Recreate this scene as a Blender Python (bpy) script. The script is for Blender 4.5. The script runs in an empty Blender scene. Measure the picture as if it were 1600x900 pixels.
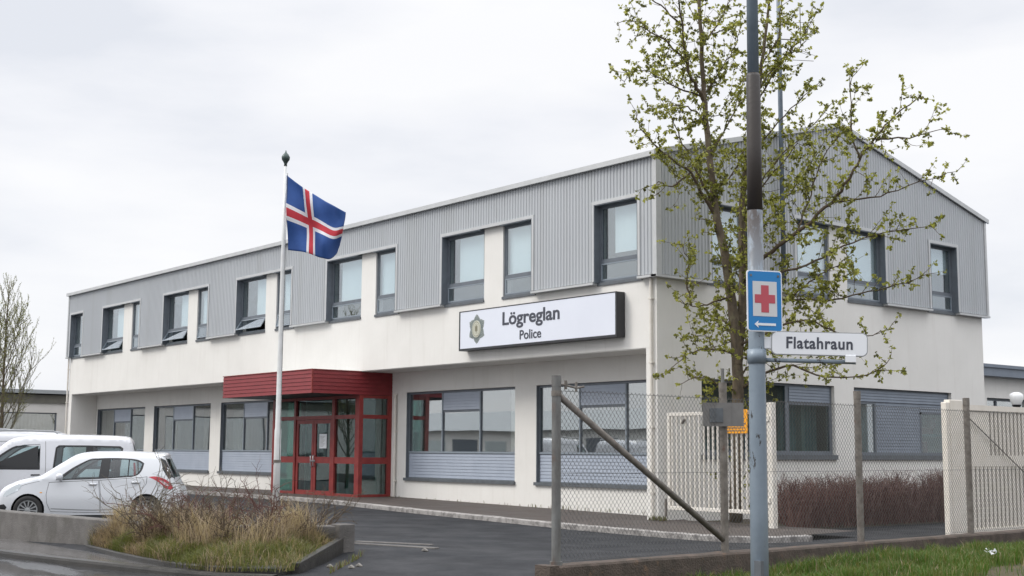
import bpy, bmesh, math, random
from mathutils import Vector, Matrix, noise
random.seed(7)
R = math.radians
S = bpy.context.scene
COL = S.collection

# ---------------------------------------------------------------- camera
CAMLOC = (21.2155, -21.56, 1.55)
yaw, pitch, roll = 0.889525, 0.125441, 0.0062946
cam_d = bpy.data.cameras.new('camera'); cam = bpy.data.objects.new('camera', cam_d); COL.objects.link(cam)
right = Vector((math.cos(yaw), math.sin(yaw), 0))
fwd = Vector((-math.sin(yaw)*math.cos(pitch), math.cos(yaw)*math.cos(pitch), math.sin(pitch)))
up = right.cross(fwd)
r2 = right*math.cos(roll)+up*math.sin(roll); u2 = up*math.cos(roll)-right*math.sin(roll)
cam.matrix_world = Matrix(((r2.x, u2.x, -fwd.x, CAMLOC[0]), (r2.y, u2.y, -fwd.y, CAMLOC[1]), (r2.z, u2.z, -fwd.z, CAMLOC[2]), (0, 0, 0, 1)))
cam_d.lens = 2021.3/1600*36; cam_d.sensor_width = 36; cam_d.clip_end = 2000; cam_d.clip_start = .1
S.camera = cam

# ---------------------------------------------------------------- sky, sun, exposure
SUN_EL, SUN_AZ = 42, 215     # azimuth: the sun stands towards this compass angle (0 = +Y, clockwise)
w = bpy.data.worlds.new('World'); S.world = w; w.use_nodes = True
nt = w.node_tree; N = nt.nodes; L = nt.links; N.clear()
out = N.new('ShaderNodeOutputWorld'); bg = N.new('ShaderNodeBackground'); bg.inputs[1].default_value = .1
L.new(bg.outputs[0], out.inputs[0])
sky = N.new('ShaderNodeTexSky'); sky.sky_type = 'NISHITA'; sky.sun_disc = False
sky.sun_elevation = R(SUN_EL); sky.sun_rotation = R(SUN_AZ)
tc = N.new('ShaderNodeTexCoord'); sp = N.new('ShaderNodeSeparateXYZ'); L.new(tc.outputs['Generated'], sp.inputs[0])
mr = N.new('ShaderNodeMapRange'); mr.interpolation_type = 'SMOOTHSTEP'
L.new(sp.outputs[2], mr.inputs[0])
mr.inputs[1].default_value = .30; mr.inputs[2].default_value = 1.0; mr.inputs[3].default_value = 8.1; mr.inputs[4].default_value = 24
mp = N.new('ShaderNodeMapping'); mp.inputs['Scale'].default_value = (1.6, 1.6, 5.5); L.new(tc.outputs['Generated'], mp.inputs[0])
nz = N.new('ShaderNodeTexNoise'); nz.inputs['Scale'].default_value = 1.7; nz.inputs['Detail'].default_value = 7; nz.inputs['Roughness'].default_value = .52
L.new(mp.outputs[0], nz.inputs['Vector'])
cr = N.new('ShaderNodeValToRGB'); L.new(nz.outputs['Fac'], cr.inputs[0])
cr.color_ramp.elements[0].position = .34; cr.color_ramp.elements[0].color = (.82, .845, .905, 1)
cr.color_ramp.elements[1].position = .62; cr.color_ramp.elements[1].color = (1.02, 1.02, 1.035, 1)
e = cr.color_ramp.elements.new(.48); e.color = (.94, .95, .99, 1)
mu = N.new('ShaderNodeVectorMath'); mu.operation = 'SCALE'; L.new(cr.outputs[0], mu.inputs[0]); L.new(mr.outputs[0], mu.inputs['Scale'])
mx = N.new('ShaderNodeMix'); mx.data_type = 'RGBA'; mx.inputs[0].default_value = .94
L.new(sky.outputs[0], mx.inputs[6]); L.new(mu.outputs[0], mx.inputs[7]); L.new(mx.outputs[2], bg.inputs[0])
sd = bpy.data.lights.new('sun', 'SUN'); sd.energy = 1.3; sd.angle = R(22); sd.color = (1, .95, .87)
so = bpy.data.objects.new('sun', sd); COL.objects.link(so)
sdir = Vector((math.sin(R(SUN_AZ))*math.cos(R(SUN_EL)), math.cos(R(SUN_AZ))*math.cos(R(SUN_EL)), math.sin(R(SUN_EL))))
so.rotation_euler = sdir.to_track_quat('Z', 'Y').to_euler()
S.view_settings.view_transform = 'Standard'; S.view_settings.look = 'None'
S.view_settings.exposure = 0.30; S.view_settings.gamma = 1

# ---------------------------------------------------------------- materials
M = {}
def mat(name, c, c2=None, rough=.6, metal=0, scale=6, bump=0, bscale=None, coat=0, spec=.5, detail=6, stretch=None, rough2=None, thr=(.35, .65), trans=0):
    m = bpy.data.materials.new(name); m.use_nodes = True
    t = m.node_tree; b = t.nodes['Principled BSDF']
    b.inputs['Base Color'].default_value = (*c, 1); b.inputs['Roughness'].default_value = rough; b.inputs['Metallic'].default_value = metal
    b.inputs['Coat Weight'].default_value = coat; b.inputs['Coat Roughness'].default_value = .06; b.inputs['Specular IOR Level'].default_value = spec
    if trans: b.inputs['Subsurface Weight'].default_value = 0
    tc = t.nodes.new('ShaderNodeTexCoord'); mp = t.nodes.new('ShaderNodeMapping'); t.links.new(tc.outputs['Object'], mp.inputs[0])
    if stretch: mp.inputs['Scale'].default_value = stretch
    if c2 is not None or rough2 is not None:
        n = t.nodes.new('ShaderNodeTexNoise'); n.inputs['Scale'].default_value = scale; n.inputs['Detail'].default_value = detail; n.inputs['Roughness'].default_value = .62
        t.links.new(mp.outputs[0], n.inputs['Vector'])
        r = t.nodes.new('ShaderNodeMapRange'); r.inputs[1].default_value = thr[0]; r.inputs[2].default_value = thr[1]; t.links.new(n.outputs['Fac'], r.inputs[0])
        if c2 is not None:
            x = t.nodes.new('ShaderNodeMix'); x.data_type = 'RGBA'; x.inputs[6].default_value = (*c, 1); x.inputs[7].default_value = (*c2, 1)
            t.links.new(r.outputs[0], x.inputs[0]); t.links.new(x.outputs[2], b.inputs['Base Color'])
        if rough2 is not None:
            y = t.nodes.new('ShaderNodeMapRange'); y.inputs[3].default_value = rough; y.inputs[4].default_value = rough2
            t.links.new(r.outputs[0], y.inputs[0]); t.links.new(y.outputs[0], b.inputs['Roughness'])
    if bump:
        n2 = t.nodes.new('ShaderNodeTexNoise'); n2.inputs['Scale'].default_value = bscale or 40; n2.inputs['Detail'].default_value = 4
        t.links.new(tc.outputs['Object'], n2.inputs['Vector'])
        bp = t.nodes.new('ShaderNodeBump'); bp.inputs['Strength'].default_value = 1; bp.inputs['Distance'].default_value = bump
        t.links.new(n2.outputs['Fac'], bp.inputs['Height']); t.links.new(bp.outputs[0], b.inputs['Normal'])
    M[name] = m
    return m
def overlay(m, c, scale, thr, stretch=(1, 1, 1), amount=1.0, rough=None, zlim=None):
    """adds a second noise-shaped patch colour (stain, rust, moss) over a mat() material"""
    t = m.node_tree; b = t.nodes['Principled BSDF']
    src = b.inputs['Base Color']
    x = t.nodes.new('ShaderNodeMix'); x.data_type = 'RGBA'
    if src.links: t.links.new(src.links[0].from_socket, x.inputs[6])
    else: x.inputs[6].default_value = src.default_value[:]
    x.inputs[7].default_value = (*c, 1)
    tc = t.nodes.new('ShaderNodeTexCoord'); mp = t.nodes.new('ShaderNodeMapping'); t.links.new(tc.outputs['Object'], mp.inputs[0]); mp.inputs['Scale'].default_value = stretch
    n = t.nodes.new('ShaderNodeTexNoise'); n.inputs['Scale'].default_value = scale; n.inputs['Detail'].default_value = 8; n.inputs['Roughness'].default_value = .65
    t.links.new(mp.outputs[0], n.inputs['Vector'])
    r = t.nodes.new('ShaderNodeMapRange'); r.inputs[1].default_value = thr[0]; r.inputs[2].default_value = thr[1]; r.inputs[4].default_value = amount
    t.links.new(n.outputs['Fac'], r.inputs[0]); fac = r.outputs[0]
    if zlim:
        s = t.nodes.new('ShaderNodeSeparateXYZ'); t.links.new(tc.outputs['Object'], s.inputs[0])
        q = t.nodes.new('ShaderNodeMapRange'); q.inputs[1].default_value = zlim[0]; q.inputs[2].default_value = zlim[1]; t.links.new(s.outputs[2], q.inputs[0])
        k = t.nodes.new('ShaderNodeMath'); k.operation = 'MULTIPLY'; t.links.new(fac, k.inputs[0]); t.links.new(q.outputs[0], k.inputs[1]); fac = k.outputs[0]
    t.links.new(fac, x.inputs[0]); t.links.new(x.outputs[2], b.inputs['Base Color'])
def glassmat(name, tint=(.8, .9, .9), ior=1.9, floor=.06):
    m = bpy.data.materials.new(name); m.use_nodes = True; t = m.node_tree; t.nodes.clear()
    o = t.nodes.new('ShaderNodeOutputMaterial'); tr = t.nodes.new('ShaderNodeBsdfTransparent'); tr.inputs[0].default_value = (*tint, 1)
    g = t.nodes.new('ShaderNodeBsdfGlossy'); g.inputs['Roughness'].default_value = .015; g.inputs['Color'].default_value = (.93, .97, 1, 1)
    tc = t.nodes.new('ShaderNodeTexCoord'); n = t.nodes.new('ShaderNodeTexNoise'); n.inputs['Scale'].default_value = .6; n.inputs['Detail'].default_value = 0
    t.links.new(tc.outputs['Object'], n.inputs['Vector']); bp = t.nodes.new('ShaderNodeBump'); bp.inputs['Distance'].default_value = .006; bp.inputs['Strength'].default_value = .5
    t.links.new(n.outputs['Fac'], bp.inputs['Height']); t.links.new(bp.outputs[0], g.inputs['Normal'])
    f = t.nodes.new('ShaderNodeFresnel'); ge = t.nodes.new('ShaderNodeNewGeometry'); io = t.nodes.new('ShaderNodeMapRange'); io.inputs[3].default_value = ior; io.inputs[4].default_value = 1/ior
    t.links.new(ge.outputs['Backfacing'], io.inputs[0]); t.links.new(io.outputs[0], f.inputs[0])
    a = t.nodes.new('ShaderNodeMath'); a.operation = 'ADD'; a.inputs[1].default_value = floor; t.links.new(f.outputs[0], a.inputs[0])
    mx = t.nodes.new('ShaderNodeMixShader'); t.links.new(a.outputs[0], mx.inputs[0]); t.links.new(tr.outputs[0], mx.inputs[1]); t.links.new(g.outputs[0], mx.inputs[2]); t.links.new(mx.outputs[0], o.inputs[0])
    M[name] = m; return m

mat('stucco', (.80, .785, .75), (.75, .735, .70), rough=.85, scale=.7, bump=.004, bscale=60, spec=.25)
overlay(M['stucco'], (.60, .57, .52), 1.2, (.54, .80), (2.6, 2.6, .22), .35)
overlay(M['stucco'], (.50, .47, .42), 7, (.60, .74), (1, 1, .12), .2)
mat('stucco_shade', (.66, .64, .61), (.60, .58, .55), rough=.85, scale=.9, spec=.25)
mat('clad', (.47, .49, .51), (.44, .46, .48), rough=.42, metal=.12, scale=.6, stretch=(1, 1, .3))
overlay(M['clad'], (.36, .365, .36), 2.0, (.58, .85), (3, 3, .4), .6)
overlay(M['clad'], (.40, .415, .42), .9, (.52, .60), (1.3, 1.3, .01), .45)
mat('flash', (.56, .57, .575), (.50, .51, .51), rough=.4, metal=.3, scale=3)
overlay(M['flash'], (.22, .18, .14), 5, (.66, .82), (1, 1, 1), .8)
mat('roofing', (.30, .32, .33), rough=.5)
mat('wframe', (.145, .165, .19), (.12, .138, .16), rough=.45, scale=5)
mat('wframe_light', (.25, .29, .33), rough=.45)
mat('louvre', (.37, .415, .49), (.33, .375, .45), rough=.45, scale=2)
mat('louvre_dark', (.20, .235, .285), (.17, .20, .245), rough=.45, scale=2)
mat('sillm', (.12, .135, .15), (.09, .10, .11), rough=.5)
mat('red', (.235, .026, .031), (.19, .020, .025), rough=.55, scale=3, stretch=(1, 1, 3))
mat('red_frame', (.20, .022, .022), (.27, .038, .032), rough=.4, scale=4)
mat('inside', (.30, .29, .27), rough=.9)
mat('inside_dark', (.07, .07, .07), rough=.9)
mat('inside_blue', (.30, .36, .38), (.18, .22, .24), rough=.8, scale=1.5)
mat('blind', (.86, .875, .875), (.80, .83, .84), rough=.7, scale=1.2)
mat('curtain', (.23, .195, .13), (.16, .135, .09), rough=.9, scale=4, stretch=(6, 6, .4))
glassmat('glass', (.82, .83, .80), 2.5, .15)
glassmat('glass_up', (.90, .95, .96), 2.1, .09)
glassmat('glass_green', (.55, .72, .68), 1.9, .04)
glassmat('glass_car', (.66, .78, .78), 1.5, .05)
mat('asphalt', (.022, .024, .028), (.034, .035, .039), rough=.8, rough2=.62, scale=1.1, bump=.006, bscale=110, spec=.2)
overlay(M['asphalt'], (.085, .083, .08), 55, (.58, .70), (1, 1, 1), .85)
overlay(M['asphalt'], (.019, .020, .023), .35, (.50, .56), (1, 2.2, 1), .7)
mat('wet_road', (.030, .031, .034), (.045, .046, .05), rough=.30, rough2=.03, scale=.8, bump=.0004, bscale=50, spec=1.0, stretch=(.35, 1.3, 1), thr=(.40, .50))
mat('wet_walk', (.115, .11, .11), (.16, .158, .16), rough=.24, rough2=.05, scale=1.0, bump=.0004, bscale=90, spec=.6, stretch=(.4, 1.4, 1))
overlay(M['wet_walk'], (.05, .048, .045), 1.3, (.5, .68), (.4, 1.6, 1), .8)
mat('walk', (.082, .066, .058), (.056, .046, .041), rough=.75, rough2=.55, scale=1.2, bump=.005, bscale=70)
overlay(M['walk'], (.19, .175, .16), 30, (.60, .72), (1, 1, 1), .6)
mat('kerb', (.34, .325, .31), (.16, .15, .145), rough=.8, scale=5, bump=.01, bscale=35, thr=(.45, .62))
mat('concrete', (.15, .142, .135), (.10, .094, .089), rough=.88, scale=3, bump=.012, bscale=45)
overlay(M['concrete'], (.07, .066, .055), 1.6, (.50, .70), (1, 1, .6), .8)
overlay(M['concrete'], (.25, .24, .225), 40, (.60, .70), (1, 1, 1), .6)
mat('oldwall', (.105, .08, .066), (.055, .045, .036), rough=.92, scale=4, bump=.015, bscale=40)
overlay(M['oldwall'], (.20, .12, .07), 6, (.58, .72), (1, 1, 1), .8)
mat('soil', (.055, .043, .03), (.09, .075, .05), rough=1, scale=6, bump=.03, bscale=20)
mat('verge', (.045, .045, .02), (.085, .062, .036), rough=1, scale=3, bump=.02, bscale=30)
mat('white_metal', (.74, .71, .66), (.66, .62, .55), rough=.5, scale=5)
mat('cream', (.76, .71, .64), (.70, .65, .57), rough=.55, scale=5)
overlay(M['cream'], (.40, .25, .13), 7, (.68, .8), (1, 1, .5), .6)
mat('galv', (.20, .205, .20), (.115, .11, .105), rough=.6, metal=.3, scale=7, stretch=(1, 1, .4), bump=.002, bscale=60)
overlay(M['galv'], (.13, .07, .045), 4, (.55, .68), (1, 1, .5), .8)
mat('rusty', (.22, .20, .18), (.13, .115, .10), rough=.75, metal=.2, scale=12, bump=.002, bscale=60)
overlay(M['rusty'], (.13, .06, .035), 5, (.60, .72), (1, 1, .6), .8)
mat('wire', (.11, .11, .108), rough=.5, metal=.5)
mat('grey_board', (.185, .18, .175), (.15, .145, .14), rough=.6, scale=6)
mat('pole_upper', (.20, .25, .30), (.16, .20, .245), rough=.5, scale=4)
mat('pole_blue', (.235, .285, .335), (.19, .235, .28), rough=.42, metal=.15, scale=4, stretch=(1, 1, .5), bump=.002, bscale=30)
overlay(M['pole_blue'], (.05, .05, .05), 9, (.615, .63), (1, 1, .35), 1)
mat('mast', (.16, .20, .25), (.12, .15, .19), rough=.5, scale=5)
mat('kerb_dark', (.045, .042, .039), (.025, .024, .022), rough=.5, rough2=.3, scale=4, bump=.006, bscale=40)
mat('pole_tar', (.048, .040, .036), (.034, .029, .027), rough=.5, scale=5, stretch=(1, 1, .3), bump=.002, bscale=30)
overlay(M['pole_blue'], (.06, .05, .047), 3.0, (.46, .54), (1, 1, .4), 1, zlim=(2.9, 4.0))
mat('sign_blue', (.012, .20, .50), rough=.35, spec=.5)
mat('sign_white', (.78, .80, .83), rough=.4)
mat('sign_red', (.48, .075, .10), rough=.4)
mat('sign_grey', (.60, .61, .62), rough=.5)
mat('sign_back', (.35, .36, .37), rough=.5, metal=.5)
mat('ink', (.055, .06, .08), rough=.5)
mat('case_black', (.025, .026, .03), rough=.45)
mat('lightbox', (.74, .77, .85), (.71, .74, .82), rough=.3, scale=.8)
mat('badge', (.17, .20, .19), (.33, .37, .35), rough=.6, scale=30)
mat('badge_cream', (.60, .60, .50), rough=.5)
mat('badge_gold', (.20, .19, .12), rough=.5)
mat('flag_blue', (.018, .065, .24), (.025, .085, .29), rough=.75, scale=4)
mat('flag_white', (.72, .72, .74), rough=.8)
mat('flag_red', (.55, .045, .06), (.48, .035, .05), rough=.8, scale=6)
mat('pole_white', (.72, .73, .73), (.62, .63, .62), rough=.35, scale=5)
mat('finial', (.055, .08, .075), rough=.4, metal=.4)
mat('orange', (.85, .36, .012), rough=.5)
mat('car_white', (.66, .68, .71), rough=.28, coat=.8)
mat('car_grey_white', (.64, .65, .68), rough=.3, coat=.7)
mat('black_trim', (.018, .019, .021), rough=.5)
mat('rubber', (.025, .025, .026), (.035, .034, .033), rough=.85, scale=12)
mat('rimm', (.50, .52, .53), rough=.32, metal=.65)
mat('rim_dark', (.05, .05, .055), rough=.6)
mat('tail_red', (.45, .012, .03), rough=.15, coat=1)
mat('lamp_clear', (.62, .45, .47), rough=.12, coat=1)
mat('headl', (.55, .6, .63), rough=.1, coat=1, metal=.3)
mat('seat', (.14, .14, .15), rough=.9)
mat('bark', (.16, .125, .085), (.085, .068, .05), rough=.9, scale=9, stretch=(1, 1, .4), bump=.01, bscale=30)
overlay(M['bark'], (.22, .21, .12), 6, (.56, .7), (1, 1, .6), .6)
mat('twig', (.115, .085, .055), (.075, .055, .038), rough=.9, scale=8)
mat('twig_grey', (.13, .115, .085), rough=.9)
mat('hedge_twig', (.085, .038, .032), (.13, .062, .05), rough=.9, scale=2.2)
mat('hedge_pale', (.23, .135, .11), (.17, .095, .075), rough=.8, scale=2)
mat('globe', (.82, .83, .84), rough=.25)
mat('pebble', (.22, .21, .195), (.15, .14, .13), rough=.9, scale=9)
mat('tarmac_strip', (.06, .06, .062), rough=.7)
def leafmat(name, c, c2):
    m = mat(name, c, c2, rough=.55, scale=1.3, spec=.3)
    t = m.node_tree; b = t.nodes['Principled BSDF']; o = t.nodes['Material Output']
    tl = t.nodes.new('ShaderNodeBsdfTranslucent'); tl.inputs[0].default_value = (c[0]*1.5, c[1]*1.5, c[2], 1)
    ms = t.nodes.new('ShaderNodeMixShader'); ms.inputs[0].default_value = .35
    t.links.new(b.outputs[0], ms.inputs[1]); t.links.new(tl.outputs[0], ms.inputs[2]); t.links.new(ms.outputs[0], o.inputs[0])
leafmat('leaf_a', (.24, .25, .05), (.18, .19, .045)); leafmat('leaf_b', (.38, .38, .10), (.29, .30, .07)); leafmat('leaf_c', (.10, .105, .035), (.14, .14, .045))
leafmat('grass_a', (.10, .12, .035), (.14, .155, .045)); leafmat('grass_b', (.17, .165, .065), (.12, .12, .045)); leafmat('straw', (.36, .285, .205), (.26, .20, .145)); leafmat('straw_dark', (.15, .115, .09), (.09, .068, .054))
leafmat('grass_c', (.055, .115, .018), (.085, .16, .025)); leafmat('straw_pale', (.44, .36, .27), (.34, .27, .20))

# ---------------------------------------------------------------- mesh helpers
class MB:
    def __init__(s): s.v = []; s.f = []; s.m = []
    def add(s, vs, fs, mi=0):
        o = len(s.v); s.v += [tuple(v) for v in vs]
        for f in fs: s.f.append([i+o for i in f]); s.m.append(mi)
        return s
    def box(s, x0, x1, y0, y1, z0, z1, mi=0):
        if x0 > x1: x0, x1 = x1, x0
        if y0 > y1: y0, y1 = y1, y0
        if z0 > z1: z0, z1 = z1, z0
        vs = [(x, y, z) for z in (z0, z1) for y in (y0, y1) for x in (x0, x1)]
        return s.add(vs, [(0, 2, 3, 1), (4, 5, 7, 6), (0, 1, 5, 4), (2, 6, 7, 3), (0, 4, 6, 2), (1, 3, 7, 5)], mi)
    def obox(s, a, b, width, h0, h1, mi=0):
        """upright wall box from point a to b (xy), thickness width, z h0..h1"""
        d = Vector((b[0]-a[0], b[1]-a[1], 0)).normalized(); n = Vector((-d.y, d.x, 0))*width/2
        P = [Vector((a[0], a[1], 0))-n, Vector((b[0], b[1], 0))-n, Vector((b[0], b[1], 0))+n, Vector((a[0], a[1], 0))+n]
        vs = [(p.x, p.y, h0) for p in P]+[(p.x, p.y, h1) for p in P]
        return s.add(vs, [(3, 2, 1, 0), (4, 5, 6, 7), (0, 1, 5, 4), (1, 2, 6, 5), (2, 3, 7, 6), (3, 0, 4, 7)], mi)
    def tube(s, pts, radii, n=8, mi=0, cap=True):
        pts = [Vector(p) for p in pts]
        if not hasattr(radii, '__len__'): radii = [radii]*len(pts)
        o = len(s.v); k = len(pts); ref = None
        for i, p in enumerate(pts):
            t = (pts[min(i+1, k-1)]-pts[max(i-1, 0)])
            if t.length < 1e-9: t = Vector((0, 0, 1))
            t.normalize()
            if ref is None: ref = Vector((0, 0, 1)) if abs(t.z) < .9 else Vector((1, 0, 0))
            a = (ref-t*ref.dot(t))
            if a.length < 1e-4: a = t.orthogonal()
            a.normalize(); ref = a; b = t.cross(a)
            for j in range(n):
                th = 2*math.pi*j/n; q = p+(a*math.cos(th)+b*math.sin(th))*radii[i]; s.v.append((q.x, q.y, q.z))
        for i in range(k-1):
            for j in range(n):
                j2 = (j+1) % n; s.f.append([o+i*n+j, o+i*n+j2, o+(i+1)*n+j2, o+(i+1)*n+j]); s.m.append(mi)
        if cap:
            s.f.append([o+j for j in reversed(range(n))]); s.m.append(mi); s.f.append([o+(k-1)*n+j for j in range(n)]); s.m.append(mi)
        return s
    def prism(s, poly, z0, z1, mi=0):
        n = len(poly); zb = z0 if hasattr(z0, '__len__') else [z0]*n; zt = z1 if hasattr(z1, '__len__') else [z1]*n
        vs = [(p[0], p[1], zb[i]) for i, p in enumerate(poly)]+[(p[0], p[1], zt[i]) for i, p in enumerate(poly)]
        return s.add(vs, [list(reversed(range(n))), list(range(n, 2*n))]+[(i, (i+1) % n, n+(i+1) % n, n+i) for i in range(n)], mi)
    def build(s, name, mats, parent=None, smooth=False, loc=None, bevel=0, base=None):
        me = bpy.data.meshes.new(name)
        b = Vector(base) if base is not None else Vector((0, 0, 0))
        me.from_pydata([(v[0]-b.x, v[1]-b.y, v[2]-b.z) for v in s.v], [], s.f)
        if not isinstance(mats, (list, tuple)): mats = [mats]
        for m in mats: me.materials.append(M[m] if isinstance(m, str) else m)
        if len(mats) > 1: me.polygons.foreach_set('material_index', s.m)
        if smooth: me.polygons.foreach_set('use_smooth', [True]*len(me.polygons))
        me.update()
        o = bpy.data.objects.new(name, me); COL.objects.link(o)
        if parent: o.parent = parent
        if base is not None: o.location = b
        if loc: o.location = loc
        if bevel:
            md = o.modifiers.new('bevel', 'BEVEL'); md.width = bevel; md.segments = 2; md.limit_method = 'ANGLE'
        return o
def tag(o, label=None, cat=None, group=None, kind=None):
    if label: o['label'] = label
    if cat: o['category'] = cat
    if group: o['group'] = group
    if kind: o['kind'] = kind
    return o
def empty(name, loc, label, cat, group=None, rz=0):
    o = bpy.data.objects.new(name, None); COL.objects.link(o); o.location = loc; o.rotation_euler = (0, 0, rz); o.empty_display_size = .3
    return tag(o, label, cat, group)
def part(mb, name, mats, parent, **k):
    """a part whose mesh was written in world coordinates under an unrotated root (or part of it)"""
    r = parent
    while r.parent: r = r.parent
    for i, v in enumerate(mb.v): mb.v[i] = (v[0]-r.location.x, v[1]-r.location.y, v[2]-r.location.z)
    return mb.build(name, mats, parent, **k)
def holed(mb, f, u0, u1, v0, v1, holes, th, mi=0):
    """wall in the (u,v) plane with rectangular holes, thickness th; f(u,v,w) gives the 3-D point (w=0 outer face)"""
    us = sorted({u0, u1, *[h[0] for h in holes], *[h[1] for h in holes]}); us = [u for u in us if u0 <= u <= u1]
    vs = sorted({v0, v1, *[h[2] for h in holes], *[h[3] for h in holes]}); vs = [v for v in vs if v0 <= v <= v1]
    def solid(i, j):
        if i < 0 or j < 0 or i >= len(us)-1 or j >= len(vs)-1: return False
        cu = (us[i]+us[i+1])/2; cv = (vs[j]+vs[j+1])/2
        return not any(h[0] < cu < h[1] and h[2] < cv < h[3] for h in holes)
    def q(*p): mb.add([f(*a) for a in p], [(0, 1, 2, 3)], mi)
    for i in range(len(us)-1):
        for j in range(len(vs)-1):
            if not solid(i, j): continue
            a, b, c, d = us[i], us[i+1], vs[j], vs[j+1]
            q((a, c, 0), (b, c, 0), (b, d, 0), (a, d, 0)); q((a, c, th), (a, d, th), (b, d, th), (b, c, th))
            if not solid(i-1, j): q((a, c, 0), (a, d, 0), (a, d, th), (a, c, th))
            if not solid(i+1, j): q((b, c, 0), (b, c, th), (b, d, th), (b, d, 0))
            if not solid(i, j-1): q((a, c, 0), (a, c, th), (b, c, th), (b, c, 0))
            if not solid(i, j+1): q((a, d, 0), (b, d, 0), (b, d, th), (a, d, th))
    return mb
def corrugated(mb, f, u0, u1, v0, vtop, holes, pitch=.12, depth=.028, mi=0):
    prof = [(0, 0), (.34, 0), (.46, 1), (.88, 1), (1.0, 0)]
    pts = []
    n = int((u1-u0)/pitch)+1
    for k in range(n):
        for a, d in prof[:-1]:
            u = u0+(k+a)*pitch
            if u < u1: pts.append((u, d*depth))
    pts.append((u1, 0))
    ed = sorted({h[0] for h in holes} | {h[1] for h in holes})
    allp = []
    for (a, da), (b, db) in zip(pts, pts[1:]):
        allp.append((a, da))
        for e_ in ed:
            if a < e_ < b: allp.append((e_, da+(db-da)*(e_-a)/(b-a)))
    allp.append(pts[-1])
    for (a, da), (b, db) in zip(allp, allp[1:]):
        c = (a+b)/2; segs = [(v0, None)]
        for h in holes:
            if h[0] < c < h[1]: segs = [(v0, h[2]), (h[3], None)] if h[2] > v0 else [(h[3], None)]
        for lo, hi in segs:
            ha = vtop(a) if hi is None else hi; hb = vtop(b) if hi is None else hi
            mb.add([f(a, lo, -da), f(b, lo, -db), f(b, hb, -db), f(a, ha, -da)], [(0, 1, 2, 3)], mi)
    return mb
def text(body, size, name, m, parent, origin, xdir, zdir, sx=1, thick=.006, bold=0, align='CENTER', spacing=1):
    cu = bpy.data.curves.new(name, 'FONT'); cu.body = body; cu.size = size; cu.align_x = align; cu.extrude = thick; cu.offset = bold; cu.space_character = spacing
    to = bpy.data.objects.new(name+'_src', cu); COL.objects.link(to)
    dg = bpy.context.evaluated_depsgraph_get(); me = bpy.data.meshes.new_from_object(to.evaluated_get(dg)); bpy.data.objects.remove(to)
    xd = Vector(xdir).normalized(); zd = Vector(zdir).normalized(); nd = xd.cross(zd); og = Vector(origin)
    for v in me.vertices:
        p = og+xd*v.co.x*sx+zd*v.co.y+nd*v.co.z; v.co = p
    me.name = name; me.materials.clear(); me.materials.append(M[m])
    o = bpy.data.objects.new(name, me); COL.objects.link(o); o.parent = parent
    return o
def smoothstep(a, b, x):
    t = max(0, min(1, (x-a)/(b-a))); return t*t*(3-2*t)

# ================================================================ SETTING
def lotz(x): return -.13+.011*max(0, min(12, -x))
def G(x, y):
    k = max(0, min(1, (x-1)/2)); lo = -12.9+(-14.5+12.9)*k; hi = -12.2+(-7+12.2)*k
    if x > 9: lo, hi = -14.5, -7
    return -.37+(lotz(x)+.37)*smoothstep(lo, hi, y)
def axis(fine0, fine1, step, far):
    a = [fine0+i*step for i in range(int((fine1-fine0)/step)+1)]
    g = step; p = a[0]; left = []
    while p > -far: g *= 1.7; p -= g; left.append(p)
    g = step; p = a[-1]; rt = []
    while p < far: g *= 1.7; p += g; rt.append(p)
    return left[::-1]+a+rt
xs = axis(-22, 24, .5, 600); ys = axis(-26, 2, .5, 600)
g = MB(); g.v = [(x, y, G(x, y)) for y in ys for x in xs]
nx = len(xs)
for j in range(len(ys)-1):
    for i in range(nx-1): g.f.append([j*nx+i, j*nx+i+1, (j+1)*nx+i+1, (j+1)*nx+i]); g.m.append(0)
tag(g.build('ground', 'asphalt', smooth=True), kind='structure')

def resample(path, step):
    out = [Vector((*path[0], 0))]
    for a, b in zip(path, path[1:]):
        a = Vector((*a, 0)); b = Vector((*b, 0)); n = max(1, int((b-a).length/step))
        for i in range(1, n+1): out.append(a+(b-a)*i/n)
    return out
def smooth_path(path, it=2):
    P = [tuple(p) for p in path]
    for _ in range(it):
        Q = [P[0]]
        for a, b in zip(P, P[1:]): Q += [(a[0]*.75+b[0]*.25, a[1]*.75+b[1]*.25), (a[0]*.25+b[0]*.75, a[1]*.25+b[1]*.75)]
        P = Q+[P[-1]]
    return P
def normals(pts):
    out = []
    for i in range(len(pts)):
        t = (pts[min(i+1, len(pts)-1)]-pts[max(i-1, 0)]).normalized(); out.append(Vector((t.y, -t.x, 0)))
    return out
def ribbon(pts, offs, zs):
    """strip along pts; offs = offsets to the right, zs = heights (number or function of the point)"""
    nr = normals(pts); mb = MB(); k = len(offs)
    for p, n in zip(pts, nr):
        for o_, z_ in zip(offs, zs):
            q = p+n*o_; mb.v.append((q.x, q.y, z_(q.x, q.y) if callable(z_) else z_))
    for i in range(len(pts)-1):
        for j in range(k-1): mb.f.append([i*k+j, i*k+j+1, (i+1)*k+j+1, (i+1)*k+j]); mb.m.append(0)
    return mb
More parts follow.
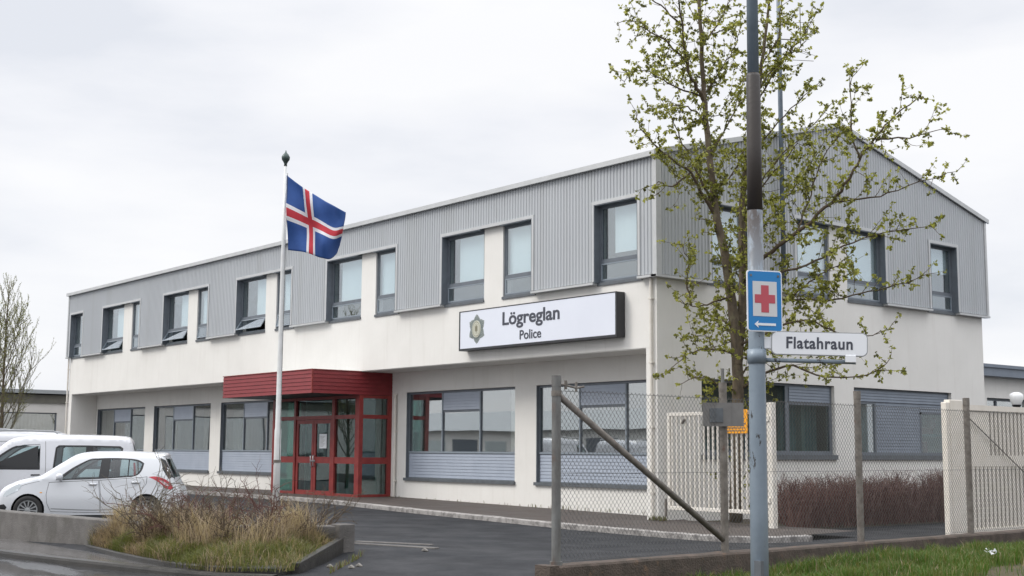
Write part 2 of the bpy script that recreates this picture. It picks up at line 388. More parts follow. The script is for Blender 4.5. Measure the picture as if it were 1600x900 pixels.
# street kerb line, wet road outside it, wet pavement inside it
KP = smooth_path([(-40, -17.4), (-20, -15.5), (-2.5, -13.95), (1.2, -13.25), (3.1, -12.85), (4.2, -12.2)], 3)
kp = resample(KP, .6)
road = ribbon(kp, [.0, 1, 2, 4, 8, 14, 30], [lambda x, y: G(x, y)+.006]*7)
tag(road.build('road', 'wet_road', smooth=True), kind='structure')
kb = ribbon(kp, [-.16, -.15, -.01, 0, 0], [-.30, -.258, -.262, -.30, -.40])
tag(kb.build('street_kerb', 'kerb_dark'), kind='structure')
WP = [(-40, -15.95), (-6.38, -12.74), (-.38, -12.16), (.6, -11.75), (1.3, -11.1), (2.15, -9.75)]
mb = MB(); wl = [(-40, -15.8), (-20, -13.9), (-6.4, -12.7), (-.4, -12.1), (1.2, -12.6), (3.2, -12.7)]
cu_ = [(-40, -17.25), (-20, -15.38), (-6.4, -14.2), (-.4, -13.4), (1.2, -13.1), (3.2, -12.72)]
for (a, b), (c, d), (e1, f1), (g1, h1) in zip(wl, wl[1:], cu_, cu_[1:]):
    pass
n_ = len(wl)
mb.v = [(x, y, -.262) for x, y in wl]+[(x, y, -.27) for x, y in cu_]
mb.f = [[i, i+1, n_+i+1, n_+i] for i in range(n_-1)]; mb.m = [0]*(n_-1)
tag(mb.build('pavement', 'wet_walk'), kind='structure')

# low concrete wall along the street in front of the parking lot
wp = resample(smooth_path(WP, 2), .5)
ww = ribbon(wp, [.11, .11, .09, -.11, -.13, -.13], [-.4, .262, .282, .286, .266, -.4])
o = ww.build('retaining_wall', 'concrete')
tag(o, 'low weathered concrete wall between the wet pavement and the parked white cars', 'wall')
ep = MB(); ep.box(2.02, 2.32, -9.92, -9.62, -.4, .31)
o2 = ep.build('end_block', 'concrete', o, bevel=.015)
wall_o = o
# planting bed soil and its low kerb
inn = resample(smooth_path([(-2.0, -12.28), (-.38, -12.22), (.7, -11.8), (1.4, -11.15), (1.95, -10.05)], 1), 5)
outp = smooth_path([(-2.2, -12.42), (.5, -12.72), (2.3, -12.74), (3.3, -12.45), (3.82, -11.85), (3.7, -11.6), (2.05, -9.85)], 1)
def along(P, t):
    P = [Vector((p[0], p[1], 0)) for p in P]; L_ = [0]
    for a, b in zip(P, P[1:]): L_.append(L_[-1]+(b-a).length)
    d = t*L_[-1]
    for i in range(len(P)-1):
        if d <= L_[i+1]+1e-9:
            k = (d-L_[i])/max(1e-9, L_[i+1]-L_[i]); return P[i]+(P[i+1]-P[i])*k
    return P[-1]
def bedpt(t, s):
    a = along([(p.x, p.y) for p in inn], t); b = along(outp, t); q = a+(b-a)*s
    return Vector((q.x, q.y, .12-.33*s**1.3+.03*noise.noise(q*1.7)))
mb = MB(); nn, mm = 30, 8
for i in range(nn+1):
    for j in range(mm+1): mb.v.append(tuple(bedpt(i/nn, j/mm)))
for i in range(nn):
    for j in range(mm): mb.f.append([i*(mm+1)+j, i*(mm+1)+j+1, (i+1)*(mm+1)+j+1, (i+1)*(mm+1)+j]); mb.m.append(0)
tag(mb.build('soil', 'soil', smooth=True), kind='structure')
kk = ribbon([Vector((*p, 0)) for p in outp], [-.09, -.08, .06, .08, .08], [-.4, -.17, -.18, -.2, -.42])
tag(kk.build('bed_kerb', 'kerb_dark'), kind='structure')
mb = MB(); a_, b_ = Vector((2.2, -9.8, 0)), Vector((3.86, -11.62, 0)); d_ = (b_-a_).normalized(); n_2 = Vector((d_.y, -d_.x, 0))*.06
Pq = [a_-n_2, b_-n_2, b_+n_2, a_+n_2]
mb.prism([(p.x, p.y) for p in Pq], -.45, [.10, -.13, -.13, .10]); mb.build('end_kerb', 'kerb_dark', wall_o, bevel=.01)
# pavement round the police building with its pale kerb
CP = smooth_path([(-37.6, -1.7), (-20, -1.55), (-12.5, -1.55), (-7.3, -2.2), (-1, -2.55), (2.6, -2.85), (4.5, -2.9), (5.2, -2.3), (5.3, -1.2)], 2)
cp = resample(CP, .7)
z0f = lambda x, y: lotz(x)+.115
sw = ribbon(cp, [.0, -.20], [z0f, z0f])   # kerb top
kbm = ribbon(cp, [.0, .0, -.02, -.20], [lambda x, y: lotz(x)-.1, lambda x, y: lotz(x)+.10, z0f, z0f])
for i, v in enumerate(kbm.v):
    n3 = noise.noise(Vector(v)*4); kbm.v[i] = (v[0]+.015*n3, v[1]+.02*n3, v[2]+(.012*noise.noise(Vector(v)*6) if i % 4 else 0))
tag(kbm.build('kerb', 'kerb'), kind='structure')
nr = normals(cp); mb = MB()
for p, n in zip(cp, nr):
    q = p-n*.20; mb.v.append((q.x, q.y, z0f(q.x, q.y)-.004))
    mb.v.append((min(q.x, 5.0), 1.4 if q.x < 0 else .6, lotz(q.x)+.125))
for i in range(len(cp)-1): mb.f.append([2*i, 2*i+1, 2*i+3, 2*i+2]); mb.m.append(0)
tag(mb.build('building_pavement', 'walk'), kind='structure')
# verge with grass on the camera side of the fence
def vz(x, y): return -.16+.25*smoothstep(-12.5, -6, y)+.02*noise.noise(Vector((x, y, 0)))
mb = MB(); vx = [10.22+.35*i for i in range(28)]; vy = [-12.4+.4*i for i in range(46)]
for y in vy:
    for x in vx:
        xx = x if x > vx[0] else 10.28-.05*(y+12)/9.
        mb.v.append((xx, y, vz(x, y)))
for j in range(len(vy)-1):
    for i in range(len(vx)-1): mb.f.append([j*28+i, j*28+i+1, (j+1)*28+i+1, (j+1)*28+i]); mb.m.append(0)
tag(mb.build('verge', 'verge', smooth=True), kind='structure')
# planting strip under the gable
mb = MB()
for i in range(26):
    for j in range(9):
        x = .02+j*.38; y = .45+i*.5; mb.v.append((x, y, -.06+.05*noise.noise(Vector((x*2, y*2, 0)))-(.12 if j == 8 else 0)))
for i in range(25):
    for j in range(8): mb.f.append([i*9+j, i*9+j+1, (i+1)*9+j+1, (i+1)*9+j]); mb.m.append(0)
tag(mb.build('planting_strip', 'soil', smooth=True), kind='structure')

# ================================================================ POLICE BUILDING
LB, WB = 37.4, 13.88
ZH, ZC, ZE, ZR = 3.98, 5.69, 8.53, 10.34
RY = 1.17
B = empty('police_building', (0, 0, 0), 'two storey white rendered building with grey corrugated upper cladding and red entrance', 'building')
fA = lambda y0: (lambda u, v, w_: (u, y0+w_, v))
fG = lambda x0: (lambda u, v, w_: (x0-w_, u, v))
SILL, HEAD = 5.68, 7.60
pairs = [(-33.4, -31.44, -30.56, -29.47), (-27.15, -25.2, -24.4, -23.22), (-20.93, -19.0, -18.25, -16.98), (-14.68, -12.83, -12.02, -10.72), (-8.38, -6.59, -5.77, -4.39)]
singles = [(-37.2, -35.72), (-2.0, -.47)]
opens = [(a, d) for a, b, c, d in pairs]+singles
wins_up = []
for a, b, c, d in pairs: wins_up += [(a, b), (c, d)]
wins_up += singles
gw = [(-36.85, -31.57), (-30.66, -25.38), (-24.5, -19.3), (-11.95, -6.65), (-5.74, -.75)]
wall = MB()
holed(wall, fA(0), -LB, 0, ZH, 8.42, [(a, b, SILL-.06, HEAD+.04) for a, b in wins_up], .28)
holed(wall, fA(RY), -37.0, -.3, -.2, ZH, [(a, b, .65, 3.33) for a, b in gw]+[(-18.25, -12.75, -.3, 3.3)], .28)
wall.box(-LB+.001, -37.02, .001, RY, -.2, ZH); wall.box(-.36, -.003, .002, RY+.2, -.2, ZH)
wall.box(-37.02, -.36, .02, RY+.1, ZH-.02, ZH+.16)
gup = [(1.75, 3.25), (5.0, 6.55), (7.3, 8.86), (11.05, 12.42)]
ggr = [(1.5, 6.62), (7.47, 12.1)]
holed(wall, fG(0), .28, WB, -.2, 8.42, [(a, b, SILL-.06, HEAD+.04) for a, b in gup]+[(a, b, 1.42, 3.31) for a, b in ggr], .28)
wall.box(-LB, -LB+.28, .28, WB, -.2, 8.42); wall.box(-LB+.28, -.28, WB-.28, WB, -.2, 8.42)
part(wall, 'wall', 'stucco', B)
# interior: floors, partitions
it = MB(); it.box(-37.1, -.29, RY+.29, 13.5, -.12, -.02); it.box(-37.1, -.29, RY+.29, 13.5, 3.5, 3.62); it.box(-37.1, -.29, .3, 13.5, 7.9, 8.0)
it.box(-37.1, -.3, 5.6, 5.72, 0, 3.5)
for x in (-31.1, -24.95, -18.6, -12.4, -6.2): it.box(x-.06, x+.06, 1.5, 5.6, 0, 3.5)
part(it, 'interior', 'inside', B)
fur = MB()
for k, (x, w_, h) in enumerate([(-35, 1.6, 1.1), (-29, 1.2, 2.0), (-27, 1.5, .9), (-23, 1.3, 1.2), (-10.9, 1.6, 1.15), (-8.6, .8, 1.9), (-4.6, 1.5, 1.1), (-2.6, .9, 1.9)]):
    fur = MB(); fur.box(x, x+w_, 3.4, 4.1, .0, h); part(fur, 'cabinet' if h > 1.5 else 'desk', 'inside_blue', B)
for y in (2.2, 4.4, 8.6, 10.4): fur = MB(); fur.box(-2.6, -1.6, y, y+1.1, 0, 1.6); part(fur, 'cabinet', 'inside_blue', B)
# corrugated cladding, one mesh per face
slope = lambda u: ZE+(ZR-ZE)*(1-abs(u-WB/2)/(WB/2+.12))
op = [(a, b, ZC-.3, HEAD+.02) for a, b in opens]
c1 = corrugated(MB(), fA(-.12), -LB-.12, .10, ZC, lambda u: ZE, op, .115, .019)
part(c1, 'cladding', 'clad', B)
gop = [(1.75, 3.25, ZC-.3, HEAD+.02), (5.0, 8.86, ZC-.3, HEAD+.02), (11.05, 12.42, ZC-.3, HEAD+.02)]
c2 = corrugated(MB(), fG(.12), -.10, WB+.12, ZC, slope, gop, .115, .019)
part(c2, 'cladding', 'clad', B)
c3 = corrugated(MB(), lambda u, v, w_: (-LB-.12+w_, u, v), -.1, WB+.12, ZC, slope, [], .3, .03)
corrugated(c3, lambda u, v, w_: (u, WB+.12-w_, v), -LB, .1, ZC, lambda u: ZE, [], .3, .03)
part(c3, 'cladding', 'clad', B)
# metal edge strips: hem below, head and jamb strips, corner strip, eaves
fl = MB()
ed = sorted(opens); x = -LB-.17
for a, b in ed+[(0.17, None)]:
    if a-x > .05: fl.box(x, a, -.19, -.0, ZC-.075, ZC-.02)
    x = b if b is not None else x
gd = [(1.75, 3.25), (5.0, 8.86), (11.05, 12.42)]; y = -.19
for a, b in gd+[(WB+.17, None)]:
    if a-y > .05: fl.box(.003, .19, y, a, ZC-.078, ZC-.022)
    y = b if b is not None else y
for a, b in ed:
    fl.box(a-.08, b+.08, -.157, -.125, HEAD, HEAD+.085); fl.box(a-.075, a, -.155, -.11, ZC-.0, HEAD); fl.box(b, b+.075, -.155, -.11, ZC, HEAD)
for a, b in gd:
    fl.box(.125, .157, a-.08, b+.08, HEAD, HEAD+.085); fl.box(.11, .155, a-.075, a, ZC, HEAD); fl.box(.11, .155, b, b+.075, ZC, HEAD)
fl.box(.04, .165, -.162, -.11, ZC-.015, ZE-.02); fl.box(.11, .163, -.11, .02, ZC-.015, ZE-.02)
fl.box(.105, .163, WB+.06, WB+.16, ZC-.015, ZE-.02); fl.box(-LB-.16, -LB-.05, -.165, -.11, ZC-.015, ZE-.02)
part(fl, 'edge_strip', 'flash', B)
rf = MB()   # roof sheets, eaves trim and verge trim
ymid = WB/2
for s0, s1 in ((-.22, ymid), (ymid, WB+.22)):
    za = ZE+.05 if s0 < 0 else ZR+.07; zb = ZR+.07 if s0 < 0 else ZE+.05
    x0, x1 = -LB-.2, .2
    rf.add([(x0, s0, za), (x1, s0, za), (x1, s1, zb), (x0, s1, zb), (x0, s0, za-.06), (x1, s0, za-.06), (x1, s1, zb-.06), (x0, s1, zb-.06)],
           [(0, 1, 2, 3), (7, 6, 5, 4), (0, 4, 5, 1), (3, 2, 6, 7), (1, 5, 6, 2), (0, 3, 7, 4)])
part(rf, 'roof', 'roofing', B)
ev = MB(); ev.box(-LB-.21, .213, -.26, -.165, ZE-.05, ZE+.075)
for (ya, za, yb, zb) in ((-.25, ZE-.03, ymid, ZR), (WB+.25, ZE-.03, ymid, ZR)):
    for xx in (.166, -LB-.216):
        ev.add([(xx, ya, za), (xx+.05, ya, za), (xx+.05, ya, za+.125), (xx, ya, za+.125), (xx, yb, zb), (xx+.05, yb, zb), (xx+.05, yb, zb+.125), (xx, yb, zb+.125)],
               [(0, 1, 2, 3), (7, 6, 5, 4), (0, 4, 5, 1), (3, 2, 6, 7), (1, 5, 6, 2), (0, 3, 7, 4)])
part(ev, 'eaves_trim', 'flash', B)

# ---- windows.  f(u,v,w): u along the wall, v up, w inwards
def fbox(mb, f, u0, u1, v0, v1, w0, w1, mi=0):
    P = [f(u, v, w_) for w_ in (w0, w1) for v in (v0, v1) for u in (u0, u1)]
    return mb.add(P, [(0, 2, 3, 1), (4, 5, 7, 6), (0, 1, 5, 4), (2, 6, 7, 3), (0, 4, 6, 2), (1, 3, 7, 5)], mi)
def louvre(f, u0, u1, v0, v1, w0, pitch=.085):
    mb = MB(); n = max(1, round((v1-v0)/pitch)); h = (v1-v0)/n
    for i in range(n):
        a = v0+i*h; b = a+h
        mb.add([f(u0, a, w0), f(u1, a, w0), f(u1, b-.008, w0+.013), f(u0, b-.008, w0+.013), f(u0, b, w0+.013), f(u1, b, w0+.013)], [(0, 1, 2, 3), (3, 2, 5, 4)])
        mb.add([f(u0, b, w0+.013), f(u1, b, w0+.013), f(u1, b, w0), f(u0, b, w0)], [(0, 1, 2, 3)])
    fbox(mb, f, u0, u1, v0, v1, w0+.035, w0+.06)
    return mb
def upper_window(f, a, b, vent=0, blind=(0, 1.0), left_lining=True, right_lining=True, blind_m='blind', seed=0):
    """vent: opening of the hopper in radians; f's w=0 is the render face"""
    fr = MB(); t = .055; z0, z1 = SILL-.02, HEAD; zt = SILL+.50
    w0, w1 = .045, .115
    for (u0, u1, v0, v1) in ((a, a+t, z0, z1), (b-t, b, z0, z1), (a+t, b-t, z1-t, z1), (a+t, b-t, z0, z0+t), (a+t, b-t, zt-.03, zt+.03)): fbox(fr, f, u0, u1, v0, v1, w0, w1)
    s = .04
    for (u0, u1, v0, v1) in ((a+t, a+t+s, zt+.03, z1-t), (b-t-s, b-t, zt+.03, z1-t), (a+t+s, b-t-s, z1-t-s, z1-t), (a+t+s, b-t-s, zt+.03, zt+.03+s)): fbox(fr, f, u0, u1, v0, v1, w0+.015, w1-.01)
    if left_lining: fbox(fr, f, a+.002, a+.022, z0, z1, -.155, w0)
    if right_lining: fbox(fr, f, b-.022, b-.002, z0, z1, -.155, w0)
    fbox(fr, f, a+.02, b-.02, z1-.025, z1-.003, -.15, w0)
    W_ = part(fr, 'window', 'wframe', B)
    sl = MB(); fbox(sl, f, a-.01, b+.01, z0-.07, z0, -.035, w1); part(sl, 'sill', 'sillm', W_)
    pn = MB(); fbox(pn, f, a+t+s, b-t-s, zt+.03+s, z1-t-s, w0+.03, w0+.042); part(pn, 'pane', 'glass_up', W_)
    # hopper sash hinged at its top
    hv = MB(); h0, h1 = z0+t+.005, zt-.035; c, sn = math.cos(vent), math.sin(vent)
    g_ = lambda u, v, w_: f(u, h1+(v-h1)*c-(w_-w0)*0, w0+.01+(w_-w0)*1.0+(v-h1)*sn)
    q = .035
    for (u0, u1, v0, v1) in ((a+t, a+t+q, h0, h1), (b-t-q, b-t, h0, h1), (a+t+q, b-t-q, h1-q, h1), (a+t+q, b-t-q, h0, h0+q)): fbox(hv, g_, u0, u1, v0, v1, w0-.01, w0+.03)
    hs = part(hv, 'vent', 'wframe_light', W_)
    pp = MB(); fbox(pp, g_, a+t+q, b-t-q, h0+q, h1-q, w0+.005, w0+.012); part(pp, 'vent_pane', 'glass_up', W_)
    bl = MB(); L0 = a+t+(b-a-2*t)*blind[0]; zb = z1-(z1-zt)*blind[1]
    n = 10
    fbox(bl, f, L0+.02, b-t-.01, zb, z1-.05, w1+.06, w1+.065)
    fbox(bl, f, L0+.02, b-t-.01, zb-.02, zb, w1+.055, w1+.07)
    part(bl, 'blind', blind_m, W_)
    dk = MB(); fbox(dk, f, a-.3, b+.3, z0-.2, z1+.1, w1+1.6, w1+1.65); part(dk, 'room_wall', 'inside_blue', W_)
k = 0
specs = {0: (.5, (.45, 1)), 1: (.0, (.1, .95)), 2: (.55, (.5, .9)), 3: (.15, (.1, 1.0)), 4: (.55, (.5, 1)), 5: (.2, (.2, 1)), 6: (0, (.2, .96)), 7: (0, (.0, 1)), 8: (0, (.22, 1)), 9: (0, (.0, 1.0)), 10: (0, (.6, 1)), 11: (0, (.25, .84))}
for i, (a, b) in enumerate(wins_up):
    v_, bl_ = specs[i]
    pairL = i < 10 and i % 2 == 0; pairR = i < 10 and i % 2 == 1
    upper_window(fA(0), a, b, v_, bl_, left_lining=not pairR, right_lining=not pairL)
for i, (a, b) in enumerate(gup):
    upper_window(fG(0), a, b, 0, [(0, .95), (0, .9), (0, .96), (.0, .55)][i], left_lining=i != 2, right_lining=i != 1)
def lower_window(f, a, b, rooms):
    t = .06; z0, z1 = .72, 3.32; zm = 1.50; w0, w1 = .08, .16
    W3 = b-a; m1 = a+W3*.335; m2 = a+W3*.683
    fr = MB()
    for (u0, u1, v0, v1) in ((a, a+t, z0, z1), (b-t, b, z0, z1), (a+t, b-t, z1-t, z1), (a+t, b-t, z0, z0+.03), (a+t, b-t, zm-.03, zm+.03), (m1-.035, m1+.035, zm+.03, z1-t), (m2-.035, m2+.035, zm+.03, z1-t)): fbox(fr, f, u0, u1, v0, v1, w0, w1)
    fbox(fr, f, a+.002, a+.02, z0, z1, .0, w0); fbox(fr, f, m1+.035, m2-.035, 2.68, 2.75, w0+.01, w1)
    W_ = part(fr, 'window', 'wframe', B)
    lt = MB()
    for u in (m1, m2): fbox(lt, f, u-.02, u+.02, zm+.032, z1-t-.002, w0-.012, w0-.001)
    fbox(lt, f, a+t, b-t, zm-.02, zm+.025, w0-.014, w0-.001)
    part(lt, 'mullion_strip', 'wframe_light', W_)
    part(louvre(f, a+t, b-t, z0+.03, zm-.03, w0+.005), 'louvre_panel', 'louvre', W_)
    part(louvre(f, m1+.036, m2-.036, 2.75, z1-t-.002, w0-.004), 'louvre_panel', 'louvre', W_)
    sl = MB(); fbox(sl, f, a-.03, b+.03, .64, .725, -.07, w1); part(sl, 'sill', 'sillm', W_)
    for u0, u1, top in ((a+t, m1-.035, z1-t), (m1+.035, m2-.035, 2.68), (m2+.035, b-t, z1-t)):
        pn = MB(); fbox(pn, f, u0, u1, zm+.03, top, w0+.03, w0+.042); part(pn, 'pane', 'glass', W_)
    for kind, r0, r1, q0, q1 in rooms:
        cu = MB(); u0 = a+W3*r0; u1 = a+W3*r1; n = max(2, int((u1-u0)/.07))
        for j in range(n):
            ua = u0+(u1-u0)*j/n; ub = u0+(u1-u0)*(j+1)/n
            wa = w1+.22+.02*math.sin(j*1.9); wb = w1+.22+.02*math.sin((j+1)*1.9)
            cu.add([f(ua, q0, wa), f(ub, q0, wb), f(ub, q1, wb), f(ua, q1, wa)], [(0, 1, 2, 3)])
        part(cu, 'curtain', kind, W_)
rooms = [[('curtain', 0.02, .36, 1.5, 3.3), ('curtain', .36, .98, 1.5, 3.3)], [('curtain', .02, .3, 1.5, 3.3), ('curtain', .75, .98, 1.5, 3.3)], [('inside_blue', .05, .2, 1.5, 3.3)],
         [('inside_blue', .02, .12, 1.5, 3.3), ('blind', .88, .98, 1.5, 3.3)], [('inside_blue', .0, .1, 1.5, 3.3)]]
for (a, b), r_ in zip(gw, rooms): lower_window(fA(RY), a, b, r_)
# gable ground-floor windows
f = fG(0); w0, w1 = .1, .18
def rects(mb, f, lst, a0, a1):
    for (u0, u1, v0, v1) in lst: fbox(mb, f, u0, u1, v0, v1, a0, a1)
a, b = ggr[0]; z0, z1 = 1.5, 3.31
fr = MB(); rects(fr, f, [(a, a+.07, z0, z1), (b-.1, b, z0, z1), (a+.07, b-.1, z1-.06, z1), (a+.07, b-.1, z0, z0+.1), (4.72, 4.86, z0+.1, z1-.06), (3.0, 3.08, z0+.1, z1-.06), (4.86, b-.1, 2.78, 2.86)], w0, w1)
W_ = part(fr, 'window', 'wframe', B)
for u0, u1, v1 in ((a+.07, 3.0, z1-.06), (3.08, 4.72, z1-.06), (4.86, b-.1, 2.78)):
    pn = MB(); fbox(pn, f, u0, u1, z0+.1, v1, w0+.03, w0+.042); part(pn, 'pane', 'glass_car', W_)
part(louvre(f, 4.86, b-.1, 2.86, z1-.06, w0-.02), 'louvre_panel', 'louvre_dark', W_)
cu = MB()
for j in range(40):
    ua = 4.9+j*.04; cu.add([f(ua, z0, .5+.03*math.sin(j*2.1)), f(ua+.04, z0, .5+.03*math.sin(j*2.1+2.1)), f(ua+.04, z1, .5+.03*math.sin(j*2.1+2.1)), f(ua, z1, .5+.03*math.sin(j*2.1))], [(0, 1, 2, 3)])
part(cu, 'curtain', 'inside_blue', W_)
sl = MB(); fbox(sl, f, a-.03, b+.03, 1.38, 1.5, -.06, w1); part(sl, 'sill', 'sillm', W_)
a, b = ggr[1]; c1_, c2_ = a+.12, 8.5; d1_, d2_ = 10.72, b-.1
fr = MB(); rects(fr, f, [(a, a+.1, z0, z1), (b-.08, b, z0, z1), (a+.1, b-.08, z1-.05, z1), (a+.1, b-.08, z0, z0+.08), (c2_, c2_+.07, z0+.08, 2.88), (a+.1, c2_+.07, 2.88, 2.94), (10.64, 10.72, z0+.08, 2.72), (10.64, b-.08, 2.66, 2.72)], w0, w1)
W_ = part(fr, 'window', 'wframe', B)
part(louvre(f, a+.1, b-.08, 2.95, z1-.05, w0-.02), 'louvre_panel', 'louvre_dark', W_)
part(louvre(f, c2_+.075, 10.635, z0+.08, 2.945, w0), 'louvre_panel', 'louvre_dark', W_)
part(louvre(f, 10.64, b-.08, 2.725, 2.945, w0), 'louvre_panel', 'louvre_dark', W_)
for u0, u1, v1 in ((a+.1, c2_, 2.88), (10.72, b-.08, 2.66)):
    pn = MB(); fbox(pn, f, u0, u1, z0+.08, v1, w0+.03, w0+.042); part(pn, 'pane', 'glass_up' if u0 < 9 else 'glass_car', W_)
bl = MB(); fbox(bl, f, a+.12, c2_, z0, 2.9, .3, .31); part(bl, 'blind', 'inside_blue', W_)
sl = MB(); fbox(sl, f, a-.03, b+.03, 1.38, 1.5, -.06, w1); part(sl, 'sill', 'sillm', W_)
rb = MB(); rb.box(-.6, -.4, 10.95, 11.75, 2.12, 2.3); rb.box(-.65, -.45, 11.1, 11.5, 1.5, 1.9); rb.box(-.6, -.42, 11.6, 11.9, 2.3, 2.6); part(rb, 'shelf_item', 'red', W_)
sl = MB(); fbox(sl, f, 10.7, 12.1, 2.05, 2.1, .35, .75); fbox(sl, f, 10.7, 12.1, 1.4, 2.7, 1.2, 1.25); part(sl, 'shelf', 'inside_blue', W_)

# ---- red entrance
VX0, VX1, VY = -18.2, -12.75, -.03
en = MB(); t = .11
zt0, zt1 = 2.52, 2.64; zmid0, zmid1 = 1.13, 1.33; zb = .2; ztop = 3.24
posts = [(VX0, VX0+.14), (-16.76, -16.64), (-14.36, -14.2), (-12.99, VX1)]
for u0, u1 in posts: en.box(u0, u1, VY, VY+.14, -.02, ztop)
en.box(VX0+.14, -12.99, VY+.01, VY+.12, zt0, zt1); en.box(VX0+.14, -12.99, VY+.01, VY+.12, ztop-.09, ztop)
for u0, u1 in ((VX0+.14, -16.76), (-14.2, -12.99)): en.box(u0, u1, VY+.015, VY+.115, zmid0, zmid1); en.box(u0, u1, VY+.015, VY+.115, -.02, zb)
for xx in (VX1-.13, VX0+.0):   # side frames
    en.box(xx, xx+.13, RY-.14, RY-.003, -.02, ztop)
    for a_, b_ in ((zt0, zt1), (ztop-.09, ztop), (zmid0, zmid1), (-.02, zb)): en.box(xx+.01, xx+.12, VY+.141, RY-.141, a_, b_)
E_ = part(en, 'entrance_porch', 'red_frame', B)
gl = []
for u0, u1 in ((VX0+.14, -16.76), (-14.2, -12.99)):
    gl += [(u0, u1, zb, zmid0), (u0, u1, zmid1, zt0)]
gl += [(VX0+.14, -16.76, zt1, ztop-.09), (-16.64, -14.36, zt1, ztop-.09), (-14.2, -12.99, zt1, ztop-.09)]
for u0, u1, v0, v1 in gl: p_ = MB(); p_.box(u0, u1, VY+.06, VY+.07, v0, v1); part(p_, 'pane', 'glass_green', E_)
for xx in (VX1-.07, VX0+.06):
    for v0, v1 in ((zb, zmid0), (zmid1, zt0), (zt1, ztop-.09)): p_ = MB(); p_.box(xx, xx+.01, VY+.141, RY-.141, v0, v1); part(p_, 'pane', 'glass_green', E_)
for (u0, u1, hx) in ((-16.62, -15.51, -15.58), (-15.49, -14.38, -15.42)):
    dr = MB(); y0, y1 = VY+.03, VY+.09
    for (p0, p1, v0, v1) in ((u0, u0+.12, .01, zt0-.01), (u1-.12, u1, .01, zt0-.01), (u0+.12, u1-.12, zt0-.13, zt0-.01), (u0+.12, u1-.12, .01, .26), (u0+.12, u1-.12, 1.13, 1.33)): dr.box(p0, p1, y0, y1, v0, v1)
    D_ = part(dr, 'door', 'red_frame', B)
    for v0, v1 in ((.26, 1.13), (1.33, zt0-.13)): p_ = MB(); p_.box(u0+.12, u1-.12, VY+.055, VY+.063, v0, v1); part(p_, 'pane', 'glass_green', D_)
    h_ = MB(); h_.tube([(hx, y0-.0, 1.02), (hx, y0-.06, 1.04), (hx, y0-.06, 1.36), (hx, y0, 1.38)], .016, 8); h_.tube([(hx, y0-.03, 1.2), (hx, y0, 1.2)], .035, 10); part(h_, 'door_handle', 'rimm', D_, smooth=True)
nt_ = MB(); nt_.box(-15.17, -14.73, VY+.045, VY+.053, 1.6, 2.06); part(nt_, 'paper_notice', 'sign_white', B)
ln = MB()
for k_ in range(9):
    ln.box(-15.12, -14.82-.06*(k_ % 3), VY+.0425, VY+.0445, 1.98-k_*.04, 1.988-k_*.04)
part(ln, 'print_lines', 'grey_board', [o for o in B.children if o.name.startswith('paper_notice')][0])
# vestibule interior: inner wall and mat
vi = MB(); vi.box(-18.2, -12.8, 3.4, 3.5, 0, 3.3); vi.box(-18.3, -18.2, 1.3, 3.5, 0, 3.3); vi.box(-12.8, -12.7, 1.46, 3.5, 0, 3.3); vi.box(-17.6, -17.0, 1.9, 2.5, 0, 1.1); vi.box(-14.4, -13.4, 2.6, 3.0, .0, 1.0)
vi.box(-15.9, -15.7, 1.5, 1.6, 0, 2.4); vi.box(-14.2, -14.1, 1.5, 1.6, 0, 2.4)
part(vi, 'lobby', 'inside_blue', B)
ca = MB(); cx0, cx1, cy0 = -18.56, -12.76, -1.71; n = 6; h = .70/n
for i in range(n):
    za = 3.25+i*h; zb_ = za+h
    for (A, Bq, nrm) in (((cx0, cy0), (cx1, cy0), (0, -1)), ((cx1, cy0), (cx1, RY), (1, 0)), ((cx0, RY), (cx0, cy0), (-1, 0))):
        o0, o1 = .022, .004
        def pt(P, off, z): return (P[0]+nrm[0]*off+(off if P[0] > -15 else -off)*(1 if nrm[0] == 0 else 0), P[1]+nrm[1]*off-(off if (nrm[0] != 0 and P[1] < 0) else 0), z)
        ca.add([pt(A, o0, za), pt(Bq, o0, za), pt(Bq, o1, zb_), pt(A, o1, zb_), pt(A, 0, za), pt(Bq, 0, za)], [(0, 1, 2, 3), (4, 5, 1, 0)])
ca.box(cx0+.005, cx1-.005, cy0+.005, RY-.005, 3.255, 3.945)
cn = part(ca, 'canopy', 'red', B)
tr = MB(); tr.box(cx0-.03, cx1+.03, cy0-.03, cy0+.02, 3.95, 3.975); tr.box(cx1-.02, cx1+.03, cy0+.02, -.003, 3.95, 3.975); tr.box(cx0-.03, cx0+.02, cy0+.02, -.003, 3.95, 3.975)
tr.box(cx1-.012, cx1+.032, cy0-.032, cy0+.012, 3.25, 3.95); part(tr, 'edge_trim', 'red_frame', cn)
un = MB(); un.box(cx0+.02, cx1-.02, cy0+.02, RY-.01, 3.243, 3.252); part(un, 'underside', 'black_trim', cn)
un = MB(); un.box(cx0+.04, cx1-.04, cy0+.04, -.003, 3.946, 3.965); part(un, 'bounce_cover', 'roofing', cn)  # unseen grey cover added over the red top to cut red bounce on the wall
# downpipes
for pts in ([(-.13, -.06, .0), (-.13, -.06, 5.6)], [(-12.45, 1.08, 0.0), (-12.45, 1.08, 3.3)], [(-37.43, -.06, 0), (-37.43, -.06, 5.6)], [(.05, 13.7, 3), (.05, 13.7, 3.1)]):
    d_ = MB(); d_.tube(pts, .038, 10)
    z = pts[0][2]+.6
    while z < pts[1][2]: d_.box(pts[0][0]-.05, pts[0][0]+.05, pts[0][1]-.045, pts[0][1]+.06, z, z+.035); z += 1.5
    if pts[0][0] < .04: part(d_, 'downpipe', 'white_metal', B, smooth=False)

